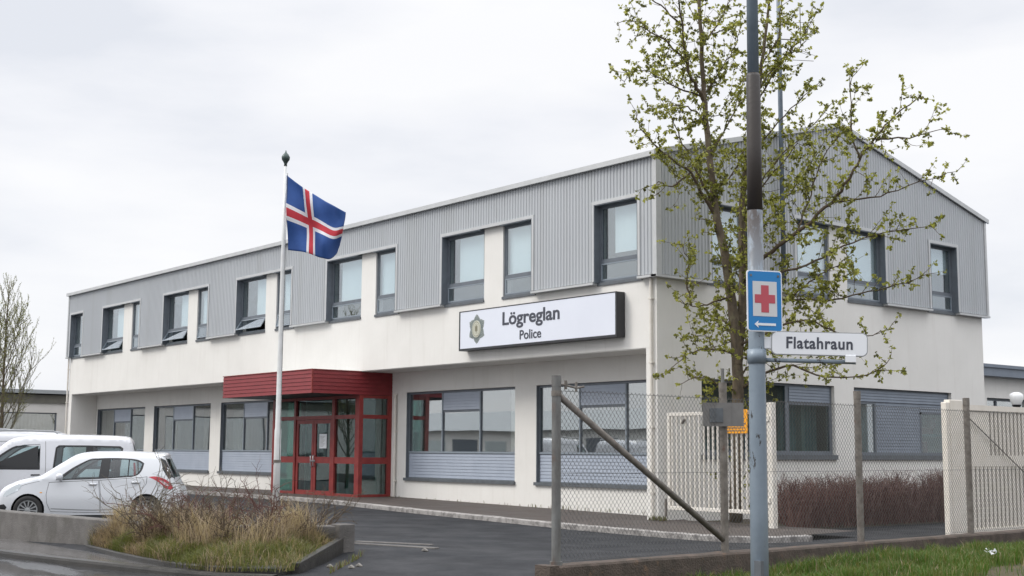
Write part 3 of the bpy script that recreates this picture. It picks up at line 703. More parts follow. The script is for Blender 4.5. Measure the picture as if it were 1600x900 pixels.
# ---- police sign
SG = empty('police_sign', (-4.2, -.15, 4.3), 'long white light box sign lettered Lögreglan Police with a star badge', 'sign')
def sp_(mb, *a, **k): return part(mb, *a, **k)
cs = MB(); cs.box(-7.33, -1.05, -.268, -.01, 4.27, 5.36); sp_(cs, 'case', 'case_black', SG, bevel=.01)
fc = MB(); fc.box(-7.28, -1.10, -.285, -.268, 4.325, 5.335); sp_(fc, 'face', 'lightbox', SG, bevel=.004)
fr = MB()
for (x0, x1, z0_, z1_) in ((-7.33, -1.05, 5.335, 5.36), (-7.33, -1.05, 4.27, 4.325), (-7.33, -7.28, 4.325, 5.335), (-1.10, -1.05, 4.325, 5.335)): fr.box(x0, x1, -.29, -.2685, z0_, z1_)
sp_(fr, 'frame', 'case_black', SG)
org = SG.location
text('Lögreglan', .48, 'lettering', 'ink', SG, Vector((-4.27, -.287, 4.86))-org, (1, 0, 0), (0, 0, 1), sx=1.25, bold=.010)
text('Police', .34, 'lettering', 'ink', SG, Vector((-4.27, -.287, 4.435))-org, (1, 0, 0), (0, 0, 1), sx=1.08, bold=.005)
bd = MB(); cx, cz = -6.53, 4.83; n = 96
def star(th):
    k = (th/(2*math.pi)*6) % 1; tri = abs(k-.0) if k < .5 else 1-k
    r = .41*(1-tri*2*.27); return r*(1-.045*(1 if int(th/(2*math.pi)*n) % 2 else 0))
vs = [(cx, -.300, cz)]
for i in range(n):
    th = 2*math.pi*i/n; r = star(th); vs.append((cx+math.sin(th)*r*.93, -.288, cz+math.cos(th)*r))
bd.add(vs, [(0, 1+i, 1+(i+1) % n) for i in range(n)])
bd.add([(v[0], -.2855, v[2]) for v in vs[1:]], [list(range(n))])
badge = sp_(bd, 'badge', 'badge', SG)
ry = MB()
for i in range(36):
    th = 2*math.pi*(i+.5)/36; r0, r1 = .24, star(th)*.97; c_, s_ = math.cos(th), math.sin(th); w2 = .006
    ry.add([(cx+(s_*r0-c_*w2)*.93, -.301, cz+c_*r0+s_*w2), (cx+(s_*r0+c_*w2)*.93, -.301, cz+c_*r0-s_*w2), (cx+(s_*r1+c_*w2*.4)*.93, -.2925, cz+c_*r1-s_*w2*.4), (cx+(s_*r1-c_*w2*.4)*.93, -.2925, cz+c_*r1+s_*w2*.4)], [(0, 1, 2, 3)])
sp_(ry, 'badge_rays', 'sillm', badge)
ov = MB(); vs = [(cx+math.sin(2*math.pi*i/40)*.185, -.305, cz+math.cos(2*math.pi*i/40)*.23) for i in range(40)]; ov.add(vs, [list(range(40))]); ov.add([(v[0], -.29, v[2]) for v in vs], [list(range(40))])
for i in range(40): ov.add([vs[i], vs[(i+1) % 40], (vs[(i+1) % 40][0], -.29, vs[(i+1) % 40][2]), (vs[i][0], -.29, vs[i][2])], [(0, 1, 2, 3)])
sp_(ov, 'badge_centre', 'badge_cream', badge)
og_ = MB()
for rr, rr2 in ((.88, .80), (.62, .58)):
    for i in range(40):
        a0, a1 = 2*math.pi*i/40, 2*math.pi*(i+1)/40
        og_.add([(cx+math.sin(t_)*.185*q_, -.3075, cz+math.cos(t_)*.23*q_) for t_, q_ in ((a0, rr), (a1, rr), (a1, rr2), (a0, rr2))], [(0, 1, 2, 3)])
og_.box(cx-.012, cx+.012, -.312, -.306, cz-.10, cz+.11); og_.box(cx-.055, cx-.03, -.312, -.306, cz-.06, cz+.08); og_.box(cx+.03, cx+.055, -.312, -.306, cz-.06, cz+.08); og_.box(cx-.05, cx+.05, -.311, -.306, cz+.02, cz+.035)
sp_(og_, 'badge_emblem', 'badge_gold', badge)

# ---- antenna mast on the gable
AM = empty('antenna_mast', (.32, 4.25, 5.8), 'grey antenna mast fixed to the gable cladding behind the leafy tree', 'antenna')
am = MB(); am.tube([(.32, 4.25, 5.8), (.32, 4.25, 11.5), (.32, 4.25, 14.5)], [.062, .06, .045], 10); part(am, 'pole', 'mast', AM, smooth=True)
for z in (6.3, 8.0, 9.2): br = MB(); br.box(.16, .32, 4.2, 4.3, z, z+.05); part(br, 'bracket', 'galv', AM)
an = MB(); an.tube([(.32, 4.25, 12.2), (.62, 4.75, 12.2)], .015, 6); an.tube([(.62, 4.75, 12.0), (.62, 4.75, 13.2)], .012, 6); an.tube([(.35, 4.55, 11.7), (.75, 5.1, 11.68)], .008, 5); part(an, 'aerial', 'galv', AM)

# ================================================================ OTHER BUILDINGS
LBd = empty('outbuilding', (-48, 4, 0), 'long low flat roofed building beyond the left end of the white building', 'building')
mb = MB(); holed(mb, lambda u, v, w_: (-48-w_, u, v), -22, 16, -.3, 4.35, [(-20+i*3.42, -17.2+i*3.42, 1.0, 3.42) for i in range(10)], .3); mb.box(-62, -48.3, 15.7, 16, -.3, 4.3); mb.box(-62, -48.3, -22, -21.7, -.3, 4.3); mb.box(-62, -61.7, -21.7, 15.7, -.3, 4.3)
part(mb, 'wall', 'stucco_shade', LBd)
mb = MB(); mb.box(-62.3, -47.7, -22.3, 16.3, 4.42, 4.62); part(mb, 'roof', 'roofing', LBd)
mb = MB(); mb.box(-48.001, -47.9, -22, 16, 3.93, 4.36); part(mb, 'fascia', mat('olive_board', (.15, .145, .12), (.11, .105, .09), rough=.7, scale=2), LBd)
mb = MB(); mb.box(-52, -51.9, -21, 15, 0, 4); part(mb, 'interior', 'inside_dark', LBd)
for i in range(10):
    a = -20+i*3.42; fr = MB()
    for y0, y1, z0_, z1_ in ((a, a+.06, 1, 3.42), (a+2.74, a+2.8, 1, 3.42), (a, a+2.8, 3.36, 3.42), (a, a+2.8, 1, 1.06)): fr.box(-48.15, -48.08, y0, y1, z0_, z1_)
    W_ = part(fr, 'window', 'wframe', LBd)
    p_ = MB(); p_.box(-48.12, -48.11, a+.06, a+2.74, 1.06, 3.36); part(p_, 'pane', 'glass', W_)
    c_ = MB()
    for j in range(26): c_.add([(-48.5-.04*(j % 2), a+.1+j*.1, 1), (-48.5-.04*((j+1) % 2), a+.2+j*.1, 1), (-48.5-.04*((j+1) % 2), a+.2+j*.1, 3.4), (-48.5-.04*(j % 2), a+.1+j*.1, 3.4)], [(0, 1, 2, 3)])
    part(c_, 'curtain', 'curtain', W_)
AX = empty('annex_building', (-.6, 15, 0), 'single storey pale annex with a grey roof edge right of the white building', 'building')
mb = MB(); holed(mb, lambda u, v, w_: (-.6-w_, u, v), 14.0, 34, -.2, 3.95, [(15.0+i*4, 17.6+i*4, 1.3, 3.28) for i in range(4)], .3); mb.box(-12, -.9, 33.7, 34, -.2, 3.9); mb.box(-12, -11.7, 14.0, 33.7, -.2, 3.9); part(mb, 'wall', 'stucco', AX)
mb = MB(); mb.box(-12.2, -.25, 13.95, 34.3, 4.19, 4.29); mb.box(-12.2, -.3, 13.95, 34.25, 3.93, 4.19); part(mb, 'roof', 'louvre_dark', AX)
for i in range(4):
    a = 15.0+i*4; fr = MB()
    for y0, y1, z0_, z1_ in ((a, a+.08, 1.3, 3.28), (a+2.52, a+2.6, 1.3, 3.28), (a+.08, a+2.52, 3.2, 3.28), (a+.08, a+2.52, 1.3, 1.38), (a+.7, a+.76, 1.38, 3.2)): fr.box(-.8, -.72, y0, y1, z0_, z1_)
    W_ = part(fr, 'window', 'wframe', AX)
    p_ = MB(); p_.box(-.77, -.76, a+.08, a+2.52, 1.38, 3.2); part(p_, 'pane', 'glass', W_)
mb = MB(); mb.box(-3, -2.9, 14.5, 33, 0, 3.8); part(mb, 'interior', 'inside_dark', AX)
# buildings across the street that the panes mirror
def warehouse(x0, x1, y0, y1, h, name, label, wm, doors, face):
    W0 = empty(name, ((x0+x1)/2, (y0+y1)/2, -.37), label, 'building')
    m_ = MB(); m_.box(x0, x1, y0, y1, -.4, h); part(m_, 'wall', wm, W0)
    xm = (x0+x1)/2; r_ = MB()
    r_.add([(x0-.4, y0-.4, h), (x1+.4, y0-.4, h), (x1+.4, y1+.4, h), (x0-.4, y1+.4, h), (x0-.4, (y0+y1)/2, h+1.6), (x1+.4, (y0+y1)/2, h+1.6)], [(0, 1, 5, 4), (2, 3, 4, 5), (1, 2, 5), (3, 0, 4), (0, 3, 2, 1)]); part(r_, 'roof', 'roofing', W0)
    for (u0, u1, v0, v1, mm_, nm) in doors:
        d_ = MB()
        if face == 'y': d_.box(u0, u1, y1, y1+.06, v0, v1)
        else: d_.box(x0-.06, x0, u0, u1, v0, v1)
        part(d_, nm, mm_, W0)
warehouse(-86, -24, -46, -34, 3.0, 'warehouse', 'low pale warehouse with dark doors across the street, mirrored in the ground floor panes', 'stucco',
          [(-80+i*7.5, -77+i*7.5, -.3, 2.4, 'wframe' if i % 2 else 'louvre', 'door') for i in range(7)]+[(-76+i*7.5, -73.5+i*7.5, 1.0, 2.3, 'glass_up', 'window') for i in range(6)], 'y')
warehouse(44, 58, 2, 70, 7.0, 'reflection_block', 'unseen building added east of the verge to darken the gable pane reflections', 'olive_board',
          [(6+i*9, 10+i*9, -.3, 3.2, 'wframe', 'door') for i in range(6)], 'x')  # unseen building, its height set to darken what the gable panes reflect

# ================================================================ FENCE, GATES, WALL ON THE RIGHT
def fx(y): return 10.17-.6*(y+11.95)/10.85     # x of the fence line at y
P0, P1 = (fx(-12.35)+.02, -12.35), (fx(4)+.02, 4)
nseg = 60; pts = [Vector((fx(-12.13+16.13*i/nseg), -12.13+16.13*i/nseg, 0)) for i in range(nseg+1)]
fwm = ribbon(pts, [.12, .12, .10, -.10, -.12, -.12], [-.5, .275, .298, .302, .28, -.5])
for i, v in enumerate(fwm.v):
    d = .012*noise.noise(Vector(v)*5); fwm.v[i] = (v[0]+d, v[1], v[2]+.01*noise.noise(Vector(v)*3+Vector((5, 5, 5))))
fwm.box(fx(-12.13)-.125, fx(-12.13)+.125, -12.16, -12.02, -.5, .304)
tag(fwm.build('plinth_wall', 'oldwall'), 'low brown stained concrete wall under the chain link fence beside the grass', 'wall')
FE = empty('chain_link_fence', (fx(-11.95), -11.95, .29), 'rusty grey chain link fence with pipe posts and a slanting brace', 'fence')
posty = [-11.95, -8.98, -5.92, -2.82, .3, 3.4]
for i, y in enumerate(posty):
    x = fx(y); p_ = MB(); ztop = 2.44 if i else 2.40
    r = .052 if i == 0 else .05
    p_.tube([(x, y, .2), (x, y, ztop-.12)], r, 14); p_.tube([(x, y, ztop-.12), (x, y, ztop)], r+.003, 14)
    if i == 0: p_.tube([(x, y, .28), (x, y, .34)], r+.02, 12)
    part(p_, 'post', 'galv' if i == 0 else 'rusty', FE)
y0, y1 = posty[0], posty[1]
b_ = MB(); b_.tube([(fx(y0), y0+.03, 2.18), (fx(y1), y1-.03, .46)], .038, 12); part(b_, 'brace', 'rusty', FE, smooth=True)
b_ = MB()
for zz in (2.2,): b_.tube([(fx(y0), y0, zz-.03), (fx(y0), y0, zz+.03)], .06, 12)
b_.tube([(fx(y0)-.02, y0+.0, 2.31), (fx(y0), y0+.12, 2.30), (fx(y0), y0+.3, 2.27), (fx(y0), y0+.42, 2.29)], .012, 6); b_.tube([(fx(y0), y0+.14, 2.25), (fx(y0), y0+.14, 2.35)], .018, 6); b_.tube([(fx(y0), y0+.30, 2.23), (fx(y0), y0+.30, 2.34)], .015, 6)
part(b_, 'clamp', 'rusty', FE)
# woven wire: every wire a zigzag, built along the fence line
mb = MB(); dg = .066; dz_ = .080; zlo, zhi = .33, 2.25; ya, yb = y0+.06, 3.3; rw = .0025
nc = int((yb-ya)/dg); nz_ = int((zhi-zlo)/dz_)
for c in range(nc):
    for s_ in (0,):
        yc = ya+c*dg; pts = []
        for k_ in range(nz_*2+1):
            yy = yc+(dg*.5 if k_ % 2 else 0)+dg*.02; zz = zlo+k_*dz_/2
            off = .004 if k_ % 2 else -.004
            pts.append((fx(yy)+off, yy if k_ % 2 == 0 else yy+.0, zz))
        mb.tube(pts, rw, 3, cap=False)
        mb.tube([(fx(q[1])-(.004 if i % 2 else -.004), yc+dg-(dg*.5 if i % 2 else 0)-dg*.02, q[2]) for i, q in enumerate(pts)], rw, 3, cap=False)
for zz in (zlo, zhi-.02, 1.3): mb.tube([(fx(ya-.02), ya-.02, zz), (fx(yb), yb, zz)], .0025, 4)
part(mb, 'wire_netting', 'wire', FE)
# barbs of wire ends along the top come from the zigzag ends; sign fixed on the second post, seen from behind
y = posty[1]; x = fx(y); SB = empty('sign_board', (x, y, 1.9), 'small grey sign board seen from behind on the second fence post', 'sign')
cr_ = Vector((.63, .777, 0)); cf = Vector((-.777, .63, 0))
def facing(mb, c, w_, h_, off, th, roll_=0, mi=0, rx=cr_, n=None, poly=None):
    """flat plate, centre c, across direction rx; off = distance towards the viewer"""
    nn = n or Vector((rx.y, -rx.x, 0)); z = Vector((0, 0, 1))
    if roll_: z = Vector((-rx.x*math.sin(roll_), -rx.y*math.sin(roll_), math.cos(roll_))); rx = Vector((rx.x*math.cos(roll_), rx.y*math.cos(roll_), math.sin(roll_)))
    c = Vector(c); P = []
    pl = poly or [(-w_/2, -h_/2), (w_/2, -h_/2), (w_/2, h_/2), (-w_/2, h_/2)]
    for o_ in (off, off+th): P += [tuple(c+rx*a+z*b+nn*o_) for a, b in pl]
    k = len(pl); return mb.add(P, [list(range(k))[::-1], list(range(k, 2*k))]+[(i, (i+1) % k, k+(i+1) % k, k+i) for i in range(k)], mi)
C_ = Vector((x, y, 0))
m_ = MB(); facing(m_, C_+cr_*-.09+Vector((0, 0, 2.03)), .36, .30, .055, .03); facing(m_, C_+cr_*.15+Vector((0, 0, 2.03)), .20, .30, .056, .02); part(m_, 'panel', 'grey_board', SB)
m_ = MB(); facing(m_, C_+cr_*-.10+Vector((0, 0, 2.02)), .17, .18, .086, .008); part(m_, 'recess_plate', 'sillm', SB)
m_ = MB(); m_.tube([(x, y, 2.44), (x, y, 2.62)], .022, 8)
for zz in (1.92, 2.14): m_.tube([(x, y, zz-.02), (x, y, zz+.02)], .058, 12)
part(m_, 'bracket', 'galv', SB)

# white tubular gate leaf from the corner of the building
def gate_frame(mb, P0, P1, z0, z1, r):
    for a, b in (((*P0, z0), (*P1, z0)), ((*P0, z1), (*P1, z1)), ((*P0, z0), (*P0, z1)), ((*P1, z0), (*P1, z1))): mb.tube([a, b], r, 4)
GA = empty('gate', (.42, -.1, .2), 'white tubular metal gate leaf of thin upright bars between building corner and post', 'gate', 'white gate leaves in the fence opening')
m_ = MB()
for (x0, x1, z0_, z1_) in ((.42, .50, .26, 2.44), (3.22, 3.30, .26, 2.44), (.50, 3.22, 2.36, 2.44), (.50, 3.22, .26, .34)): m_.box(x0, x1, -.13, -.07, z0_, z1_)
part(m_, 'frame', 'white_metal', GA, bevel=.008)
m_ = MB(); n = 20
for i in range(n): x = .50+2.72*(i+.5)/n; m_.tube([(x, -.1, .34), (x, -.1, 2.36)], .026, 6)
part(m_, 'bar_panel', 'white_metal', GA)
m_ = MB(); m_.box(3.36, 3.50, -.17, -.03, -.15, 2.60); m_.box(3.30, 3.44, -.2, -.17, 2.2, 2.32); m_.box(3.30, 3.44, -.2, -.17, .5, .62); part(m_, 'post', 'white_metal', GA, bevel=.01)
m_ = MB(); m_.tube([(.34, -.1, .1), (.34, -.1, .5)], .03, 8); m_.tube([(.9, -.13, 2.2), (1.0, -.16, 2.28)], .03, 6); part(m_, 'hinge', 'rusty', GA)
# cream slatted gate leaf standing open at right
GB = empty('gate', (6.75, 1.1, 0), 'cream sheet metal gate leaf with narrow slots, wide post at its left edge', 'gate', 'white gate leaves in the fence opening')
m_ = MB(); m_.box(6.69, 6.81, 1.10, 1.22, -.1, 2.56); m_.box(6.68, 6.82, 1.221, 1.66, -.03, 2.61); part(m_, 'post', 'cream', GB, bevel=.012)
m_ = MB(); m_.box(6.71, 6.79, 1.72, 7.2, 2.42, 2.53); m_.box(6.71, 6.79, 1.72, 7.2, -.02, .08); m_.box(6.71, 6.79, 7.1, 7.2, .08, 2.42); part(m_, 'frame', 'cream', GB)
m_ = MB(); m_.box(6.72, 6.78, 1.661, 1.719, -.02, 2.53); ysl = 1.72; k_ = 0
while ysl < 7.05:
    m_.box(6.74, 6.76, ysl, ysl+.10, .08, 1.30); m_.box(6.74, 6.76, ysl, ysl+(.10 if ysl > 2.5 else .15), 1.40, 2.42); ysl += .15; k_ += 1
m_.box(6.735, 6.765, 1.72, 7.1, 1.30, 1.40); m_.box(6.738, 6.762, 1.72, 7.1, 1.40, 1.52)
part(m_, 'slat_panel', 'cream', GB)
m_ = MB(); m_.box(6.715, 6.725, 1.73, 7.1, .08, 1.30); m_.box(6.715, 6.725, 2.45, 7.1, 1.52, 2.40); part(m_, 'slot_shade_sheet', 'oldwall', GB)  # brown sheet added behind the slats, standing in for shade in the slots
m_ = MB(); m_.tube([(6.80, 1.75, 2.35), (6.83, 4.0, 1.1), (6.8, 5.5, .25)], .012, 6); part(m_, 'brace_wire', 'rusty', GB)
# orange notice on the white gate
ON = empty('warning_notice', (2.5, -.17, 2.2), 'yellow orange notice board with faint lines fixed to the white gate beside the grey post', 'sign')
m_ = MB(); m_.box(2.22, 2.84, -.18, -.165, 1.96, 2.47); part(m_, 'board', 'orange', ON)
m_ = MB(); rr = random.Random(3)
for zz in (2.36, 2.26, 2.15, 2.06, 2.0):
    xx = 2.27
    while xx < 2.76:
        l_ = rr.uniform(.02, .05); m_.box(xx, min(xx+l_, 2.8), -.184, -.181, zz, zz+.03); xx += l_+.018
part(m_, 'print_marks', 'rusty', ON)
# globe lamp behind the cream gate
GL = empty('globe_lamp', (6.3, 4.6, -.1), 'white globe lamp on a post behind the cream gate', 'lamp')
m_ = MB(); m_.tube([(6.3, 4.6, -.13), (6.3, 4.6, 2.58)], .035, 10); part(m_, 'post', 'case_black', GL)
m_ = MB(); zz = [2.60, 2.63, 2.70, 2.78, 2.84, 2.875, 2.885]; rr_ = [.085, .10, .13, .145, .135, .08, .01]; m_.tube([(6.3, 4.6, z) for z in zz], rr_, 20); part(m_, 'globe', 'globe', GL, smooth=True)
m_ = MB(); m_.tube([(6.3, 4.6, 2.56), (6.3, 4.6, 2.61)], [.07, .1], 14); part(m_, 'collar', 'case_black', GL)

# ================================================================ FLAGPOLE AND FLAG
FP = Vector((.40, -10.08, 0)); zb_, zt_ = .0, 6.88
PO = empty('flagpole', (FP.x, FP.y, zb_), 'slender white flagpole with a dark green onion shaped finial in the planting bed', 'flagpole')
lean = Vector((.0, .0, 0))
m_ = MB(); m_.tube([FP+Vector((0, 0, z)) for z in (-.1, 1.9, 1.93, 3.4, 5.2, zt_-.12)], [.064, .060, .052, .044, .034, .026], 14); part(m_, 'pole', 'pole_white', PO, smooth=True)
m_ = MB(); m_.tube([FP+Vector((0, 0, z)) for z in (zt_-.14, zt_-.1, zt_-.06, zt_-.02, zt_+.03, zt_+.08, zt_+.11, zt_+.16)], [.03, .026, .045, .072, .078, .05, .02, .004], 16); part(m_, 'finial', 'finial', PO, smooth=True)
m_ = MB(); m_.tube([FP+Vector((0, 0, 1.32)), FP+Vector((0, 0, 1.37))], .072, 12); m_.tube([FP-cr_*.07-cf*.05+Vector((0, 0, 1.3)), FP-cr_*.02+Vector((0, 0, 1.3))], .01, 6); part(m_, 'cleat', 'rusty', PO)
m_ = MB(); m_.tube([FP+cr_*.05-cf*.04+Vector((0, 0, z)) for z in (1.35, 3, 5, 6.6)], .005, 4); part(m_, 'halyard', 'wire', PO)
# flag: corners in the plane across the view, with folds in depth; s = metres per reference unit
def flagpt(u, v):
    # u along the fly 0..1, v down the hoist 0..1 ; control rows give the sagging outline
    s = .01138
    top = [(0, 0), (18, 12), (36, 25), (60, 40), (80, 50), (96, 58)]
    bot = [(5, 122), (28, 126), (46, 130), (60, 134), (72, 137), (80, 126)]
    def interp(row, t):
        k = t*(len(row)-1); i = min(int(k), len(row)-2); f_ = k-i
        p0 = row[max(i-1, 0)]; p1 = row[i]; p2 = row[i+1]; p3 = row[min(i+2, len(row)-1)]
        return [.5*(2*p1[j]+(p2[j]-p0[j])*f_+(2*p0[j]-5*p1[j]+4*p2[j]-p3[j])*f_**2+(3*p1[j]-p0[j]-3*p2[j]+p3[j])*f_**3) for j in (0, 1)]
    a = interp(top, u); b = interp(bot, u)
    X = a[0]+(b[0]-a[0])*v+4*u*math.sin(math.pi*v)-0; Y = a[1]+(b[1]-a[1])*v
    dep = .16*math.sin(u*5.2+v*1.6)*u**.6+.05*math.sin(u*13-v*4.5)+.22*u+.035*math.sin(v*9+u*7)
    Y += 2.0*math.sin(u*9+v*3)*u
    return FP+Vector((0, 0, 6.575))+cr_*(X*s+.02)+Vector((0, 0, -Y*s))+cf*dep
U = [0, 7/25, 8/25, 10/25, 11/25, 1]; V = [0, 7/18, 8/18, 10/18, 11/18, 1]
def fine(A, n):
    out = []
    for a, b in zip(A, A[1:]):
        k = max(1, round((b-a)*n)); out += [a+(b-a)*i/k for i in range(k)]
    return out+[A[-1]]
Us, Vs = fine(U, 50), fine(V, 36)
m_ = MB()
for v in Vs:
    for u in Us: m_.v.append(tuple(flagpt(u, v)))
nu = len(Us)
for j in range(len(Vs)-1):
    for i in range(nu-1):
        u = (Us[i]+Us[i+1])/2; v = (Vs[j]+Vs[j+1])/2
        red = (U[2] < u < U[3]) or (V[2] < v < V[3]); wh = (U[1] < u < U[4]) or (V[1] < v < V[4])
        m_.f.append([j*nu+i, j*nu+i+1, (j+1)*nu+i+1, (j+1)*nu+i]); m_.m.append(2 if red else (1 if wh else 0))
fo = m_.build('flag', ['flag_blue', 'flag_white', 'flag_red'], smooth=True)
md = fo.modifiers.new('thick', 'SOLIDIFY'); md.thickness = .004
tag(fo, 'blue flag with a red and white cross flying from the white flagpole', 'flag')

# ================================================================ LAMP COLUMN WITH THE STREET SIGNS
LP = Vector((12.84, -11.67, -.12)); top_off = .025*cr_
LC = empty('lamp_column', LP, 'tall blue grey lamp column with dark weathered upper part and chipped paint', 'street lamp')
def lp(z): return Vector((LP.x, LP.y, z))+top_off*(z/6)
m_ = MB(); m_.tube([lp(z) for z in (-.3, 1.0, 2.5, 3.95)], [.089, .086, .081, .077], 24); part(m_, 'shaft', 'pole_blue', LC, smooth=True)
m_ = MB(); m_.tube([lp(z) for z in (3.951, 4.6, 5.33, 5.36)], [.0768, .074, .070, .06], 24); o = part(m_, 'dark_shaft', 'pole_tar', LC, smooth=True)
overlay(M['pole_tar'], (.22, .26, .30), 3.0, (.63, .68), (1, 1, .35), .9)
m_ = MB(); m_.tube([lp(z) for z in (5.361, 7.0, 8.6)], [.059, .055, .05], 20); m_.tube([lp(8.6), lp(8.75)-cf*.3, lp(8.8)-cf*1.2], [.05, .04, .035], 12); part(m_, 'upper_shaft', 'pole_upper', LC, smooth=True)
m_ = MB(); lh = lp(8.82)-cf*1.5; m_.tube([lh+cf*.35, lh+cf*.2, lh-cf*.1, lh-cf*.3], [.05, .12, .13, .04], 12); part(m_, 'lamp_head', 'grey_board', LC, smooth=True)
m_ = MB(); m_.box(LP.x+.02, LP.x+.1, LP.y-.1, LP.y-.055, .22, .52); part(m_, 'service_door', 'sillm', LC)
# hospital sign, parallel to the gable direction
HX = Vector((.20, .98, 0)).normalized(); HX = Vector((.36, .933, 0)).normalized()
HN = Vector((HX.y, -HX.x, 0)); HC = lp(3.02)+cr_*.03+HN*.10+Vector((0, 0, .01))
HS = empty('hospital_sign', HC, 'blue road sign with a red cross and a white arrow pointing left', 'sign')
def HP(mb, *a, **k): return part(mb, *a, **k)
def rrect(w_, h_, r, n=5):
    P = []
    for cx_, cy_, a0 in ((w_/2-r, h_/2-r, 0), (-w_/2+r, h_/2-r, 90), (-w_/2+r, -h_/2+r, 180), (w_/2-r, -h_/2+r, 270)):
        for i in range(n+1): a = R(a0+90*i/n); P.append((cx_+r*math.cos(a), cy_+r*math.sin(a)))
    return P
W1, H1 = .385, .605
m_ = MB(); facing(m_, HC, 0, 0, 0, .012, rx=HX, poly=rrect(W1, H1, .03)); part(m_, 'backing', 'sign_white', HS)
m_ = MB(); facing(m_, HC, 0, 0, .0125, .002, rx=HX, poly=rrect(W1-.022, H1-.022, .024)); part(m_, 'blue_face', 'sign_blue', HS)
m_ = MB(); facing(m_, HC+Vector((0, 0, .02)), .265, .345, .015, .002, rx=HX); part(m_, 'white_panel', 'sign_grey', HS)
m_ = MB(); cc = HC+Vector((0, 0, .02)); a_, b_ = .042, .122
facing(m_, cc, 0, 0, .0175, .002, rx=HX, poly=[(-a_, -b_-.012), (a_, -b_-.012), (a_, -a_), (b_-.01, -a_), (b_-.01, a_), (a_, a_), (a_, b_+.012), (-a_, b_+.012), (-a_, a_), (-b_+.01, a_), (-b_+.01, -a_), (-a_, -a_)]); part(m_, 'red_cross', 'sign_red', HS)
m_ = MB(); facing(m_, HC+Vector((0, 0, -.232)), 0, 0, .0175, .002, rx=HX, poly=[(-.12, 0), (-.075, -.036), (-.082, -.012), (.115, -.012), (.115, .012), (-.082, .012), (-.075, .036)]); part(m_, 'arrow', 'sign_white', HS)
m_ = MB()
for dx in (-.15, .15): facing(m_, HC+HX*dx+Vector((0, 0, .25)), .02, .02, .015, .006, rx=HX)
for dz in (-.2, .2): m_.tube([lp(3.0+dz-.02), lp(3.0+dz+.02)], .087, 14)
part(m_, 'fixing', 'galv', HS)
# street name sign
SX = (cr_-cf*.12).normalized(); SN = Vector((SX.y, -SX.x, 0)); SC = lp(2.6)+SX*.60+SN*.03+Vector((0, 0, .01))
rl = R(-1.6)
SS = empty('street_name_sign', SC, 'white street name sign reading Flatahraun on an arm of the lamp column', 'sign')
W2, H2 = .925, .232
m_ = MB(); facing(m_, SC, 0, 0, -.018, .032, roll_=rl, rx=SX, poly=rrect(W2, H2, .055, 8)); part(m_, 'rim', 'sign_back', SS)
m_ = MB(); facing(m_, SC, 0, 0, .0145, .003, roll_=rl, rx=SX, poly=rrect(W2-.018, H2-.018, .048, 8)); part(m_, 'face', 'sign_white', SS)
rxx = Vector((SX.x*math.cos(rl), SX.y*math.cos(rl), math.sin(rl))); rzz = Vector((-SX.x*math.sin(rl), -SX.y*math.sin(rl), math.cos(rl)))
text('Flatahraun', .158, 'lettering', 'ink', SS, SC-SS.location+SN*.0185-rzz*.048, rxx, rzz, sx=.90, thick=.0015, bold=.004, spacing=1.08)
m_ = MB(); a = lp(2.46); m_.tube([a-SX*.02+SN*.0, a+SX*.95-Vector((0, 0, .028))], .021, 12); m_.tube([lp(2.42), lp(2.56)], .093, 16); part(m_, 'arm', 'pole_blue', SS, smooth=True)
m_ = MB(); facing(m_, SC-rxx*.50, .085, .115, -.03, .035, roll_=rl, rx=SX); facing(m_, SC+rxx*.30-rzz*.14, .10, .07, -.035, .06, roll_=rl, rx=SX); part(m_, 'bracket', 'sign_white', SS, bevel=.004)

# ================================================================ SMALL THINGS ON THE GROUND
for (a, b, wd, lab) in (((.55, -8.47), (2.05, -7.82), .13, 'flush pale kerb stone strip in the driveway, the farther of two'), ((.95, -8.78), (2.75, -8.22), .15, 'flush pale kerb stone strip in the driveway, the nearer of two')):
    m_ = MB(); n = 8
    z = (G(*a)+G(*b))/2
    m_.obox(a, b, wd, min(G(*a), G(*b))-.1, max(G(*a), G(*b))+.02)
    o = m_.build('kerb_stone', 'concrete', bevel=.015, base=(a[0], a[1], z)); tag(o, lab, 'kerb stone', 'loose kerb stones in the driveway')
rr = random.Random(11)
m_ = MB()
for i in range(9):
    a = rr.uniform(0, 6.28); r = rr.uniform(.02, .07); z = vz(11.6, -5.5)
    c = Vector((11.62+math.cos(a)*r, -5.55+math.sin(a)*r, z+.15+rr.uniform(0, .05)))
    m_.add([tuple(c+Vector((rr.uniform(-.05, .05), rr.uniform(-.05, .05), rr.uniform(-.03, .03)))) for _ in range(4)], [(0, 1, 2, 3)])
o = m_.build('litter', 'sign_white', base=(11.62, -5.55, vz(11.6, -5.5))); tag(o, 'crumpled white paper litter lying in the green grass', 'litter')
for i, (x, y) in enumerate(((3.62, -10.9), (4.0, -10.75), (2.9, -8.6), (3.9, -10.55))):
    m_ = MB(); m_.tube([(x-.06, y, G(x, y)+.01), (x, y+.02, G(x, y)+.03), (x+.07, y+.03, G(x, y)+.012)], [.015, .032, .013], 6)
    o = m_.build('stone', 'pebble', base=(x, y, G(x, y))); tag(o, 'small pale stone lying on the asphalt at the planting bed end of the driveway', 'stone', 'small stones at the edge of the driveway')

